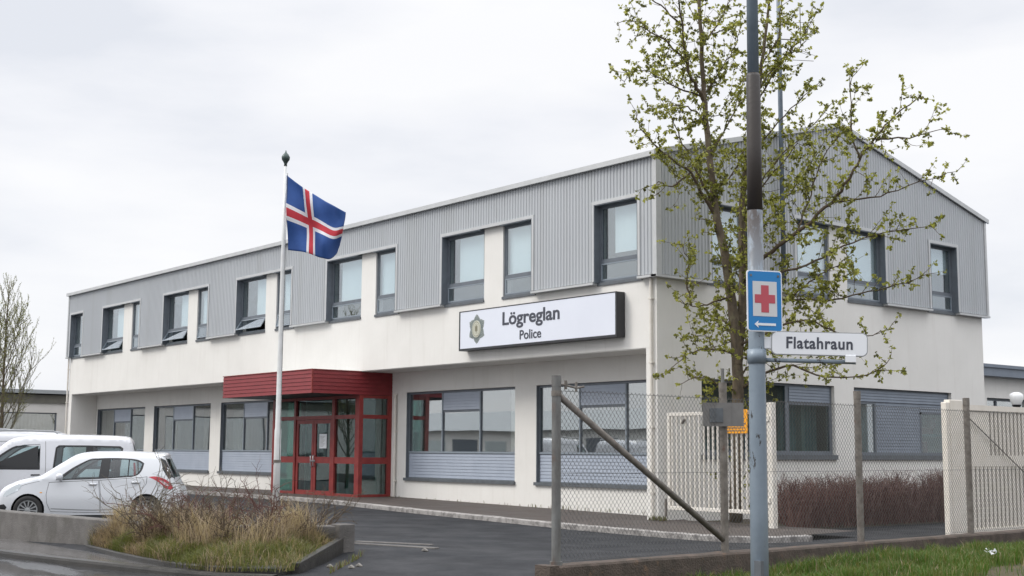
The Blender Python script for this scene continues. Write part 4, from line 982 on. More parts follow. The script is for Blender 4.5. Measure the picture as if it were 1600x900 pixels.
# ================================================================ VEHICLES
def catmull(P, n=5, closed=False):
    out = []; k = len(P)
    for i in range(k-1):
        p0 = P[max(i-1, 0)]; p1 = P[i]; p2 = P[i+1]; p3 = P[min(i+2, k-1)]
        for j in range(n):
            f_ = j/n
            out.append(tuple(.5*(2*p1[c]+(p2[c]-p0[c])*f_+(2*p0[c]-5*p1[c]+4*p2[c]-p3[c])*f_**2+(3*p1[c]-p0[c]-3*p2[c]+p3[c])*f_**3) for c in (0, 1)))
    return out+[tuple(P[-1])]
class Car:
    """outline: (x,z) from the rear bottom over the roof to the front bottom, x forward"""
    def __init__(s, outline, hw_base, hw_belt, hw_roof, zbelt, zroof, taper=.10, r=.09, crown=.04, rr_=.12):
        s.out = catmull(outline, 5); s.b = (hw_base, hw_belt, hw_roof); s.zb = zbelt; s.zr = zroof; s.taper = taper; s.r = r; s.crown = crown
        s.x0 = min(p[0] for p in s.out); s.x1 = max(p[0] for p in s.out); s.cache = {}
    def dist(s, x, z):
        d = 9
        for (ax, az), (bx, bz) in zip(s.out, s.out[1:]):
            dx, dz = bx-ax, bz-az; L2 = dx*dx+dz*dz+1e-12; t = max(0, min(1, ((x-ax)*dx+(z-az)*dz)/L2))
            q = math.hypot(x-ax-dx*t, z-az-dz*t)
            if q < d: d = q
        return d
    def hw(s, x, z):
        k = (round(x, 4), round(z, 4))
        if k in s.cache: return s.cache[k]
        b0, b1, b2 = s.b
        if z < s.zb*.55: h = b0-(.06*((s.zb*.55-z)/(s.zb*.55))**2)
        elif z < s.zb: h = b0+(b1-b0)*smoothstep(s.zb*.55, s.zb, z)
        else: t = (z-s.zb)/(s.zr-s.zb); h = b1+(b2-b1)*(t*.75+.25*t*t)
        e0 = max(0, 1-(x-s.x0)/.55); e1 = max(0, 1-(s.x1-x)/.80)
        h -= s.taper*(e0**2)+s.taper*1.9*(e1**2)
        d = s.dist(x, z); r = s.r
        if d < r: h -= r-math.sqrt(max(0, r*r-(r-d)**2))
        s.cache[k] = h
        return h
    def patch(s, loops, off=0, step=.05, side=1, lip=0):
        bm = bmesh.new(); allE = []
        for lp_ in loops:
            vs = [bm.verts.new((p[0], 0, p[1])) for p in lp_]
            for i in range(len(vs)): allE.append(bm.edges.new((vs[i], vs[(i+1) % len(vs)])))
        bmesh.ops.triangle_fill(bm, use_beauty=True, use_dissolve=False, edges=allE)
        xs_ = [v.co.x for v in bm.verts]; zs_ = [v.co.z for v in bm.verts]
        x = math.floor(min(xs_)/step)*step+step
        while x < max(xs_): bmesh.ops.bisect_plane(bm, geom=bm.verts[:]+bm.edges[:]+bm.faces[:], plane_co=(x, 0, 0), plane_no=(1, 0, 0)); x += step
        z = math.floor(min(zs_)/step)*step+step
        while z < max(zs_): bmesh.ops.bisect_plane(bm, geom=bm.verts[:]+bm.edges[:]+bm.faces[:], plane_co=(0, 0, z), plane_no=(0, 0, 1)); z += step
        bm.verts.index_update(); V_ = [(v.co.x, side*(s.hw(v.co.x, v.co.z)+off), v.co.z) for v in bm.verts]
        F_ = [[v.index for v in f.verts] for f in bm.faces]; 
        mb = MB(); mb.add(V_, F_)
        if lip:
            be = [(e.verts[0].index, e.verts[1].index) for e in bm.edges if len(e.link_faces) == 1]
            for a, b in be:
                A, B_ = V_[a], V_[b]; mb.add([A, B_, (B_[0], B_[1]-side*lip, B_[2]), (A[0], A[1]-side*lip, A[2])], [(0, 1, 2, 3)])
        bm.free(); return mb
    def strip(s, t0=None, t1=None, ys=(-1, -.97, -.9, -.8, -.6, -.3, 0, .3, .6, .8, .9, .97, 1), off=0, skip=None, ylim=1):
        """the surface along the outline from side to side; skip=(index range, |y| limit) leaves a hole"""
        mb = MB(); k = len(s.out); t0 = t0 or 0; t1 = t1 if t1 is not None else k-1
        for i in range(t0, t1+1):
            x, z = s.out[i]; a = s.out[max(i-1, 0)]; b = s.out[min(i+1, k-1)]; t = Vector((b[0]-a[0], 0, b[1]-a[1])).normalized(); n = Vector((-t.z, 0, t.x))
            h = s.hw(x, z)
            for y in ys:
                q = Vector((x, y*ylim*h, z))+n*(s.crown*(1-abs(y*ylim)**2.2)*(1 if z > .25 else 0)+off); mb.v.append(tuple(q))
        m = len(ys)
        for i in range(t1-t0):
            for j in range(m-1):
                ym = (ys[j]+ys[j+1])/2
                if skip and any(a <= i+t0 < b and abs(ym) < yl for a, b, yl in skip): continue
                mb.f.append([i*m+j, (i+1)*m+j, (i+1)*m+j+1, i*m+j+1]); mb.m.append(0)
        return mb
    def idx(s, x, z):
        return min(range(len(s.out)), key=lambda i: (s.out[i][0]-x)**2+(s.out[i][1]-z)**2)
def arch(cx_, cz_, r, z0, n=14):
    """wheel arch points from rear to front (for a bottom edge drawn rear to front)"""
    a0 = math.asin(max(-1, min(1, (z0-cz_)/r)))
    return [(cx_-r*math.cos(a0+(math.pi-2*a0)*i/n), cz_+r*math.sin(a0+(math.pi-2*a0)*i/n)) for i in range(n+1)]
def wheel(root, x, y, r, rim_r, side, w_=.19, cover=True):
    o = MB(); n = 36; prof = [(rim_r-.01, -w_/2+.012), (rim_r+.02, -w_/2), (r-.03, -w_/2), (r-.005, -w_/2+.02), (r, -w_/2+.05), (r, w_/2-.05), (r-.005, w_/2-.02), (r-.03, w_/2), (rim_r+.02, w_/2), (rim_r-.01, w_/2-.012)]
    for i in range(n):
        a = 2*math.pi*i/n
        for pr, py in prof: o.v.append((math.cos(a)*pr, py, math.sin(a)*pr))
    k = len(prof)
    for i in range(n):
        for j in range(k-1): o.f.append([i*k+j, i*k+j+1, ((i+1) % n)*k+j+1, ((i+1) % n)*k+j]); o.m.append(0)
    W_ = o.build('wheel', 'rubber', root, smooth=True, loc=(x, y, r))
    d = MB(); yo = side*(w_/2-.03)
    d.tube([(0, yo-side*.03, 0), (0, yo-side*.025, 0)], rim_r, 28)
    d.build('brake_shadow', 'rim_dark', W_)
    s_ = MB(); yf = side*(w_/2-.008)
    def ring(ra, rb, ya, yb):
        for i in range(32):
            a, b = 2*math.pi*i/32, 2*math.pi*(i+1)/32
            s_.add([(math.cos(a)*ra, ya, math.sin(a)*ra), (math.cos(b)*ra, ya, math.sin(b)*ra), (math.cos(b)*rb, yb, math.sin(b)*rb), (math.cos(a)*rb, yb, math.sin(a)*rb)], [(0, 1, 2, 3)])
    ring(rim_r, rim_r-.022, yf, yf-side*.004); ring(rim_r-.022, rim_r-.03, yf-side*.004, yo-side*.02); ring(.055, .0, yf-side*.01, yf-side*.008)
    for i in range(12):
        a = 2*math.pi*i/12+.1; da = .10; db = .085
        s_.add([(math.cos(a-da*1.9)*.05, yf-side*.012, math.sin(a-da*1.9)*.05), (math.cos(a+da*1.9)*.05, yf-side*.012, math.sin(a+da*1.9)*.05), (math.cos(a+db)*(rim_r-.02), yf-side*.003, math.sin(a+db)*(rim_r-.02)), (math.cos(a-db)*(rim_r-.02), yf-side*.003, math.sin(a-db)*(rim_r-.02))], [(0, 1, 2, 3)])
    s_.build('rim', 'rimm', W_, smooth=False)
    return W_
def ribbon_on(c, pts, width, off, side=1):
    """thin strip lying on the car's flank along pts (x,z)"""
    mb = MB(); P = catmull(pts, 6)
    for i, p in enumerate(P):
        a = P[max(i-1, 0)]; b = P[min(i+1, len(P)-1)]; t = Vector((b[0]-a[0], b[1]-a[1])).normalized(); n = Vector((-t.y, t.x))*width/2
        for q in ((p[0]+n.x, p[1]+n.y), (p[0]-n.x, p[1]-n.y)): mb.v.append((q[0], side*(c.hw(*q)+off), q[1]))
    for i in range(len(P)-1): mb.f.append([2*i, 2*i+1, 2*i+3, 2*i+2]); mb.m.append(0)
    return mb
def shrink(P, d):
    """move a loop inwards by d (simple vertex-normal offset)"""
    A = sum(P[i][0]*P[(i+1) % len(P)][1]-P[(i+1) % len(P)][0]*P[i][1] for i in range(len(P)))
    sg = 1 if A > 0 else -1; out = []
    for i in range(len(P)):
        a = Vector(P[i-1]); b = Vector(P[i]); c = Vector(P[(i+1) % len(P)]); t1 = (b-a).normalized(); t2 = (c-b).normalized()
        n = Vector((-t1.y, t1.x))+Vector((-t2.y, t2.x)); n.normalize(); k = max(.5, abs(n.dot(Vector((-t1.y, t1.x)))))
        out.append(tuple(b+n*sg*d/k))
    return out
def seats(root, rows, zs, hwid, m='seat'):
    for x in rows:
        for y in (-hwid, hwid):
            s_ = MB(); s_.box(x-.22, x+.25, y-.23, y+.23, zs, zs+.18)
            s_.add([(x-.24, y-.22, zs+.1), (x-.10, y-.22, zs+.1), (x-.10, y+.22, zs+.1), (x-.24, y+.22, zs+.1), (x-.38, y-.19, zs+.68), (x-.27, y-.19, zs+.68), (x-.27, y+.19, zs+.68), (x-.38, y+.19, zs+.68)], [(0, 1, 5, 4), (1, 2, 6, 5), (2, 3, 7, 6), (3, 0, 4, 7), (4, 5, 6, 7), (3, 2, 1, 0)])
            s_.box(x-.39, x-.29, y-.12, y+.12, zs+.72, zs+.90)
            s_.build('seat', m, root, bevel=.03)
def sub_glass(c, root, loops, m, name='side_window', side=1): 
    for lp_ in loops: c.patch([lp_], -.010, .06, side).build(name, m, root, smooth=True)

HB = empty('hatchback', (-7.27, -10.40, -.075), 'white small hatchback parked nearest the concrete wall with red tail light', 'car', rz=R(239))
HB.scale = (1.015,)*3
OUT = [(-1.80, .22), (-1.90, .34), (-1.925, .50), (-1.92, .66), (-1.87, .78), (-1.80, .88), (-1.74, 1.02), (-1.62, 1.26), (-1.555, 1.40), (-1.53, 1.475), (-1.32, 1.495), (-.9, 1.513), (-.4, 1.515), (0, 1.505), (.32, 1.455), (.58, 1.30), (.86, 1.11), (1.02, 1.01), (1.12, .985), (1.38, .93), (1.60, .85), (1.77, .76), (1.87, .62), (1.90, .44), (1.89, .30), (1.82, .20)]
c = Car(OUT, .835, .80, .60, .95, 1.5, taper=.10, r=.10, crown=.035)
FD = [(.80, .875), (.845, .62), (.82, .44), (.74, .27), (-.26, .25), (-.245, .60), (-.205, .925)]
RD = [(-.235, .925), (-.275, .60), (-.29, .25), (-.76, .27), (-.85, .48), (-.98, .63), (-1.12, .74), (-1.20, .86), (-1.21, 1.0), (-1.10, .985)]
DLO = catmull([(.68, .925), (.36, 1.18), (.06, 1.35), (-.06, 1.385)], 4)[:-1]+catmull([(-.06, 1.385), (-.45, 1.40), (-.85, 1.385), (-1.02, 1.355), (-1.13, 1.29)], 3)[:-1]+catmull([(-1.13, 1.29), (-1.10, 1.15), (-1.02, 1.045), (-.90, 1.00)], 4)[:-1]+[(-.90, 1.00), (-.40, .965), (.0, .945)]
side_poly = c.out[::-1]  # front bottom -> over the roof -> rear bottom
bottom = arch(-1.215, .30, .345, .20)+[(-.82, .20), (.82, .19)]+arch(1.215, .30, .345, .20)
loop = c.out+[]; 
outer = [p for p in c.out]+[(p[0], p[1]) for p in reversed(bottom)]
for sd_ in (1, -1):
    pass
def body_mesh(c, outer, holes, strip_skip, step=.05):
    mb = MB()
    for sd_ in (1, -1):
        a = c.patch([outer]+holes, 0, step, sd_, lip=.03); mb.add(a.v, a.f)
    st = c.strip(skip=strip_skip); mb.add(st.v, st.f)
    return mb
iw0, iw1 = c.idx(.36, 1.43), c.idx(1.0, 1.02); ir0, ir1 = c.idx(-1.76, .98), c.idx(-1.56, 1.38)
FD2, RD2 = shrink(FD, -.009), shrink(RD, -.009)
bd_ = body_mesh(c, outer, [DLO, FD2, RD2], [(iw0, iw1, .9), (ir0, ir1, .85)])
def weld(o, d=.0015):
    bm = bmesh.new(); bm.from_mesh(o.data); bmesh.ops.remove_doubles(bm, verts=bm.verts, dist=d); bmesh.ops.recalc_face_normals(bm, faces=bm.faces); bm.to_mesh(o.data); bm.free()
    o.data.polygons.foreach_set('use_smooth', [True]*len(o.data.polygons))
    try: o.data.set_sharp_from_angle(angle=R(38))
    except Exception: pass
bo = bd_.build('body', 'car_white', HB); weld(bo)
for sd_ in (1, -1):
    for D in (FD, RD):
        d_ = c.patch([D], 0, .05, sd_, lip=.03).build('door', 'car_white', HB); weld(d_)
        hx = -.10 if D is FD else -.98
        h_ = MB(); zz = .845 if D is FD else .885; yy = c.hw(hx, zz)+.018
        h_.tube([(hx-.09, sd_*(yy-.015), zz-.0), (hx-.05, sd_*(yy+.012), zz), (hx+.05, sd_*(yy+.012), zz), (hx+.09, sd_*(yy-.015), zz)], [.012, .016, .016, .012], 8); h_.build('door_handle', 'car_white', d_, smooth=True)
        sh = c.patch([[(hx-.07, zz-.025), (hx+.07, zz-.025), (hx+.07, zz+.012), (hx-.07, zz+.012)]], .002, .05, sd_); sh.build('handle_recess', 'grey_board', d_)
    c.patch([shrink(FD, -.02)], -.028, .1, sd_).build('door_seal', 'black_trim', HB)
    c.patch([shrink(RD, -.02)], -.0285, .1, sd_).build('door_seal', 'black_trim', HB)
    W1_ = catmull([(.55, .955), (.30, 1.16), (.04, 1.33), (-.07, 1.36)], 4)[:-1]+[(-.07, 1.36), (-.235, 1.362), (-.205, .975)]
    W2_ = [(-.41, .99), (-.425, 1.372), (-.80, 1.365), (-.80, 1.012)]
    W3_ = [(-.825, 1.015), (-.825, 1.36), (-.99, 1.335), (-1.085, 1.28), (-1.06, 1.16), (-1.0, 1.07), (-.91, 1.02)]
    fr_ = c.patch([shrink(DLO, -.006), W1_, W2_, W3_], -.006, .06, sd_).build('window_frame', 'black_trim', HB, smooth=True)
    for Wl in (W1_, W2_, W3_): c.patch([shrink(Wl, -.004)], -.010, .06, sd_).build('side_window', 'glass_car', fr_, smooth=True)
    c.patch([[(-1.46, 1.41), (-1.565, 1.36), (-1.765, .985), (-1.66, .965), (-1.53, 1.16)]], .003, .05, sd_).build('rear_window_trim', 'black_trim', HB, smooth=True)
    # mirror
    mm_ = MB(); y0_ = sd_*(c.hw(.55, .93)+.02); y1_ = sd_*(c.hw(.55, .93)+.20)
    mm_.tube([(.56, y0_, .93), (.55, (y0_+y1_)/2, .955)], [.035, .03], 8)
    for i, (yy, r1_, r2_) in enumerate(((y0_+sd_*.04, .055, .05), (y0_+sd_*.08, .085, .07), ((y0_+y1_)/2+sd_*.03, .095, .078), (y1_-sd_*.01, .08, .065), (y1_+sd_*.012, .04, .03))):
        for j in range(12): a = 2*math.pi*j/12; mm_.v.append((.57+math.cos(a)*r1_*.8, yy, 1.0+math.sin(a)*r2_))
    b0 = 16
    for i in range(4):
        for j in range(12): j2 = (j+1) % 12; mm_.f.append([b0+i*12+j, b0+i*12+j2, b0+(i+1)*12+j2, b0+(i+1)*12+j]); mm_.m.append(0)
    mm_.f.append([b0+j for j in range(12)]); mm_.f.append([b0+48+j for j in range(12)]); mm_.m += [0, 0]
    mr_ = mm_.build('mirror', 'car_white', HB, smooth=True)
    # tail lamp, headlamp, fog lamp, side marker
    TL = catmull([(-1.24, 1.0), (-1.38, 1.015), (-1.55, .975), (-1.70, .88), (-1.775, .76)], 4)[:-1]+catmull([(-1.775, .76), (-1.70, .735), (-1.60, .76)], 3)[:-1]+catmull([(-1.60, .76), (-1.50, .86), (-1.38, .94), (-1.24, 1.0)], 4)[:-1]
    c.patch([TL], .004, .05, sd_).build('tail_light', 'tail_red', HB, smooth=True)
    TI = catmull([(-1.46, .935), (-1.55, .915), (-1.63, .865), (-1.68, .81), (-1.63, .815), (-1.55, .86), (-1.50, .905)], 3)
    c.patch([TI[:-1]], .008, .05, sd_).build('lamp_lens', 'lamp_clear', HB, smooth=True)
    HL = catmull([(1.36, .80), (1.42, .845), (1.52, .80), (1.68, .69), (1.745, .60), (1.70, .575), (1.58, .63), (1.45, .70), (1.36, .80)], 3)
    c.patch([HL[:-1]], .004, .05, sd_).build('headlight', 'headl', HB, smooth=True)
    c.patch([[(1.80, .28), (1.70, .27), (1.66, .36), (1.72, .42), (1.82, .40)]], .004, .05, sd_).build('fog_lamp_recess', 'black_trim', HB)
    c.patch([[(.98, .66), (.93, .655), (.93, .675), (.98, .68)]], .004, .05, sd_).build('side_marker', 'orange', HB)
    ribbon_on(c, [(-1.80, .86), (-1.66, .745), (-1.56, .60), (-1.54, .45)], .006, .0015, sd_).build('bumper_seam', 'black_trim', HB)
    ribbon_on(c, [(1.40, .795), (1.2, .86), (1.0, .90)], .006, .0015, sd_).build('bonnet_seam', 'black_trim', HB)
    ribbon_on(c, [(-.80, .33), (-.2, .30), (.3, .31), (.74, .33)], .02, .002, sd_).build('sill_line', 'sign_back', HB)
    for x in (-1.215, 1.215):
        wheel(HB, x, sd_*.735, .30, .205, sd_)
        a = MB(); n = 16
        for i in range(n+1): t = math.pi*i/n; a.v += [(x+math.cos(t)*.34, sd_*(c.hw(x, .5)-.02), .30+math.sin(t)*.34), (x+math.cos(t)*.34, sd_*.45, .30+math.sin(t)*.34)]
        for i in range(n): a.f.append([2*i, 2*i+1, 2*i+3, 2*i+2]); a.m.append(0)
        a.add([(x-.34, sd_*.5, .2), (x+.34, sd_*.5, .2), (x+.34, sd_*.5, .66), (x-.34, sd_*.5, .66)], [(0, 1, 2, 3)])
        a.build('wheel_arch_liner', 'black_trim', HB)
def tub(c, root, x0, x1, z0, z1, w_):
    m_ = MB(); m_.add([(x0, -w_, z0), (x1, -w_, z0), (x1, w_, z0), (x0, w_, z0), (x0, -w_, z1), (x1, -w_, z1), (x1, w_, z1), (x0, w_, z1)], [(0, 1, 2, 3), (0, 1, 5, 4), (2, 3, 7, 6), (1, 2, 6, 5), (0, 3, 7, 4)]); m_.build('cabin_liner', 'rim_dark', root)
tub(c, HB, -1.55, .85, .22, .90, .70)
m_ = MB(); m_.box(-1.58, -1.02, -.66, .66, .3, .93); m_.build('parcel_shelf', 'rim_dark', HB)
m_ = MB(); m_.box(-1.7, 1.75, -.6, .6, .17, .21); m_.build('underbody', 'black_trim', HB)
c.strip(iw0, iw1, ylim=.91, off=.002).build('windscreen', 'glass_car', HB, smooth=True)
c.strip(ir0, ir1, ylim=.86, off=.002).build('rear_window', 'glass_car', HB, smooth=True)
c.strip(ir0-1, ir1+1, ys=(.86, .90, .965), off=.003).build('rear_window_trim', 'black_trim', HB); c.strip(ir0-1, ir1+1, ys=(-.965, -.90, -.86), off=.003).build('rear_window_trim', 'black_trim', HB)
seats(HB, [.05, -.85], .42, .36)
m_ = MB(); m_.box(.42, .80, -.68, .68, .60, .94); m_.build('dashboard', 'rim_dark', HB, bevel=.04)
m_ = MB()
for i in range(20):
    a, b = 2*math.pi*i/20, 2*math.pi*(i+1)/20
    m_.tube([(.36-.07*math.sin(a), .36+.18*math.cos(a), 1.0+.17*math.sin(a)), (.36-.07*math.sin(b), .36+.18*math.cos(b), 1.0+.17*math.sin(b))], .014, 6)
m_.tube([(.36, .36, 1.0), (.55, .36, .86)], .03, 6); m_.box(.35, .37, .19, .53, .98, 1.02); m_.build('steering_wheel', 'rim_dark', HB)
m_ = MB(); m_.tube([(-1.30, 0, 1.50), (-1.46, 0, 1.66)], .006, 5); m_.build('antenna', 'black_trim', HB)
m_ = MB(); m_.tube([(-.95, .45, 1.47), (-1.05, .45, 1.49)], .01, 5)
pl_ = MB(); pl_.box(-1.96, -1.945, -.26, .26, .56, .67); pl_.build('number_plate', 'sign_white', HB)
m_ = MB(); m_.add([(1.905, -.5, .30), (1.905, .5, .30), (1.915, .45, .42), (1.915, -.45, .42)], [(0, 1, 2, 3)]); m_.build('grille', 'black_trim', HB)

def van(loc, rz, label, panel, name='van', group=None, sc=1.0, roof_rails=False, paint='car_grey_white'):
    V_ = empty(name, loc, label, 'van', group, rz); V_.scale = (sc,)*3
    O = [(-2.05, .24), (-2.16, .34), (-2.19, .50), (-2.185, .75), (-2.17, 1.0), (-2.12, 1.3), (-2.05, 1.6), (-1.98, 1.74), (-1.86, 1.80), (-1.4, 1.825), (-.7, 1.835), (0, 1.825), (.45, 1.79), (.72, 1.70), (1.05, 1.42), (1.32, 1.18), (1.48, 1.08), (1.62, 1.04), (1.90, .96), (2.08, .84), (2.17, .66), (2.19, .48), (2.17, .32), (2.08, .22)]
    c = Car(O, .875, .86, .74, 1.08, 1.82, taper=.09, r=.10, crown=.03)
    bottom = arch(-1.33, .32, .36, .22)+[(-.95, .22), (1.05, .22)]+arch(1.45, .32, .36, .22)
    outer = [p for p in c.out]+list(reversed(bottom))
    FW_ = catmull([(1.18, 1.06), (.95, 1.30), (.60, 1.55), (.35, 1.615)], 4)[:-1]+[(.35, 1.615), (.02, 1.63), (-.0, 1.06)]
    holes = [FW_]
    RW = [(-.30, 1.10), (-.34, 1.55), (-.40, 1.60), (-1.05, 1.60), (-1.76, 1.585), (-1.82, 1.54), (-1.78, 1.12), (-1.74, 1.08), (-.36, 1.07)]
    if not panel: holes.append(RW)
    iw0, iw1 = c.idx(.74, 1.69), c.idx(1.46, 1.09); ir0, ir1 = c.idx(-2.16, 1.1), c.idx(-2.03, 1.64)
    skip = [(iw0, iw1, .9)]+([(ir0, ir1, .85)] if not panel else [])
    bo = body_mesh(c, outer, holes, skip, .07).build('body', paint, V_); weld(bo)
    for sd_ in (1, -1):
        G1 = shrink(FW_, .035); fr_ = c.patch([shrink(FW_, -.012), G1], .002, .08, sd_).build('window_frame', 'black_trim', V_, smooth=True)
        c.patch([shrink(G1, -.003)], -.004, .08, sd_).build('side_window', 'glass_car', fr_, smooth=True)
        if not panel:
            A1 = [(-.34, 1.13), (-.37, 1.54), (-.42, 1.57), (-1.0, 1.572), (-1.0, 1.11), (-.36, 1.10)]; A2 = [(-1.16, 1.11), (-1.16, 1.57), (-1.72, 1.557), (-1.78, 1.52), (-1.745, 1.14), (-1.71, 1.11)]
            f2 = c.patch([shrink(RW, -.01), A1, A2], .001, .08, sd_).build('window_frame', 'black_trim', V_, smooth=True)
            for A in (A1, A2): c.patch([shrink(A, -.003)], -.005, .08, sd_).build('side_window', 'glass_car', f2, smooth=True)
        else:
            PL = catmull([(-.25, .95), (-.28, 1.50), (-.36, 1.60), (-1.0, 1.62), (-1.75, 1.60), (-1.86, 1.50), (-1.82, .95)], 3)
            ribbon_on(c, PL, .022, .003, sd_).build('panel_crease', 'sign_back', V_)
            PL2 = catmull([(-.33, .98), (-.36, 1.46), (-.44, 1.53), (-1.0, 1.55), (-1.68, 1.53), (-1.77, 1.44), (-1.74, .98)], 3)
            ribbon_on(c, PL2, .010, .003, sd_).build('panel_crease', 'sign_grey', V_)
        for pts in ([(-.10, 1.70), (-.13, 1.2), (-.14, .6), (-.14, .26)], [(1.22, 1.02), (1.16, .8), (1.10, .5), (1.05, .26)], [(-1.20, 1.0), (-1.22, .8), (-1.10, .66)]): ribbon_on(c, pts, .010, .002, sd_).build('door_seam', 'grey_board', V_)
        ribbon_on(c, [(-.92, .42), (0, .42), (1.02, .42)], .09, .006, sd_).build('rubbing_strip', 'black_trim', V_)
        for hx in (.08, -.32):
            h_ = MB(); yy = c.hw(hx, .93)+.02; h_.tube([(hx-.09, sd_*(yy-.02), .93), (hx-.05, sd_*(yy+.01), .93), (hx+.05, sd_*(yy+.01), .93), (hx+.09, sd_*(yy-.02), .93)], .016, 6); h_.build('door_handle', 'black_trim', V_)
        h_ = MB(); yb_ = sd_*(c.hw(1.05, 1.1)+.0); h_.tube([(1.02, yb_, 1.10), (1.04, yb_+sd_*.10, 1.13)], .03, 6); h_.box(.97, 1.11, yb_+sd_*.07, yb_+sd_*.26, 1.08, 1.32); h_.build('mirror', 'black_trim', V_, bevel=.03)
        TL = [(-2.07, 1.22), (-2.11, 1.21), (-2.145, .95), (-2.14, .82), (-2.09, .83), (-2.085, 1.0)]
        c.patch([TL], .004, .06, sd_).build('tail_light', 'tail_red', V_, smooth=True)
        c.patch([[(1.72, .98), (1.98, .86), (2.08, .74), (2.0, .72), (1.80, .80), (1.68, .92)]], .004, .05, sd_).build('headlight', 'headl', V_, smooth=True)
        for x in (-1.33, 1.45):
            wheel(V_, x, sd_*.77, .32, .20, sd_)
            a = MB(); n = 12
            for i in range(n+1): t = math.pi*i/n; a.v += [(x+math.cos(t)*.355, sd_*(c.hw(x, .5)-.02), .32+math.sin(t)*.355), (x+math.cos(t)*.355, sd_*.45, .32+math.sin(t)*.355)]
            for i in range(n): a.f.append([2*i, 2*i+1, 2*i+3, 2*i+2]); a.m.append(0)
            a.add([(x-.34, sd_*.5, .2), (x+.34, sd_*.5, .2), (x+.34, sd_*.5, .66), (x-.34, sd_*.5, .66)], [(0, 1, 2, 3)])
            a.build('wheel_arch_liner', 'black_trim', V_)
        if roof_rails:
            r_ = MB(); yr = sd_*(c.hw(-.5, 1.77)-.06); r_.tube([(.35, yr, 1.81), (.25, yr, 1.87), (-.8, yr, 1.89), (-1.7, yr, 1.87), (-1.8, yr, 1.82)], .018, 6); r_.build('roof_rail', 'sign_back', V_)
    c.strip(iw0, iw1, ylim=.91, off=.002).build('windscreen', 'glass_car', V_, smooth=True)
    if not panel: c.strip(ir0, ir1, ylim=.86, off=.002).build('rear_window', 'glass_car', V_, smooth=True); c.strip(ir0-1, ir1+1, ys=(.86, .90, .97), off=.003).build('rear_window_trim', 'black_trim', V_)
    tub(c, V_, -2.0, 1.2, .25, .92, .76); seats(V_, [.30]+([] if panel else [-.75]), .55, .40)
    m_ = MB(); m_.box(.9, 1.3, -.74, .74, .7, 1.02); m_.build('dashboard', 'rim_dark', V_, bevel=.04)
    m_ = MB(); m_.box(-1.95, 1.9, -.65, .65, .2, .24); m_.build('underbody', 'black_trim', V_)
    return V_
van((-10.3, -10.5, -.02), R(245), 'white passenger van with rear side windows parked directly behind the small hatchback', False, 'passenger_van', 'white vans in the parking lot', 1.02)
van((-14.2, -10.75, -.01), R(245), 'white windowless panel van with roof rails standing behind the passenger van', True, 'panel_van', 'white vans in the parking lot', 1.07, True)
van((-18.7, -10.6, .0), R(245), 'white van farthest back at the left edge, only its roof showing', True, 'panel_van', 'white vans in the parking lot', 1.12, True)

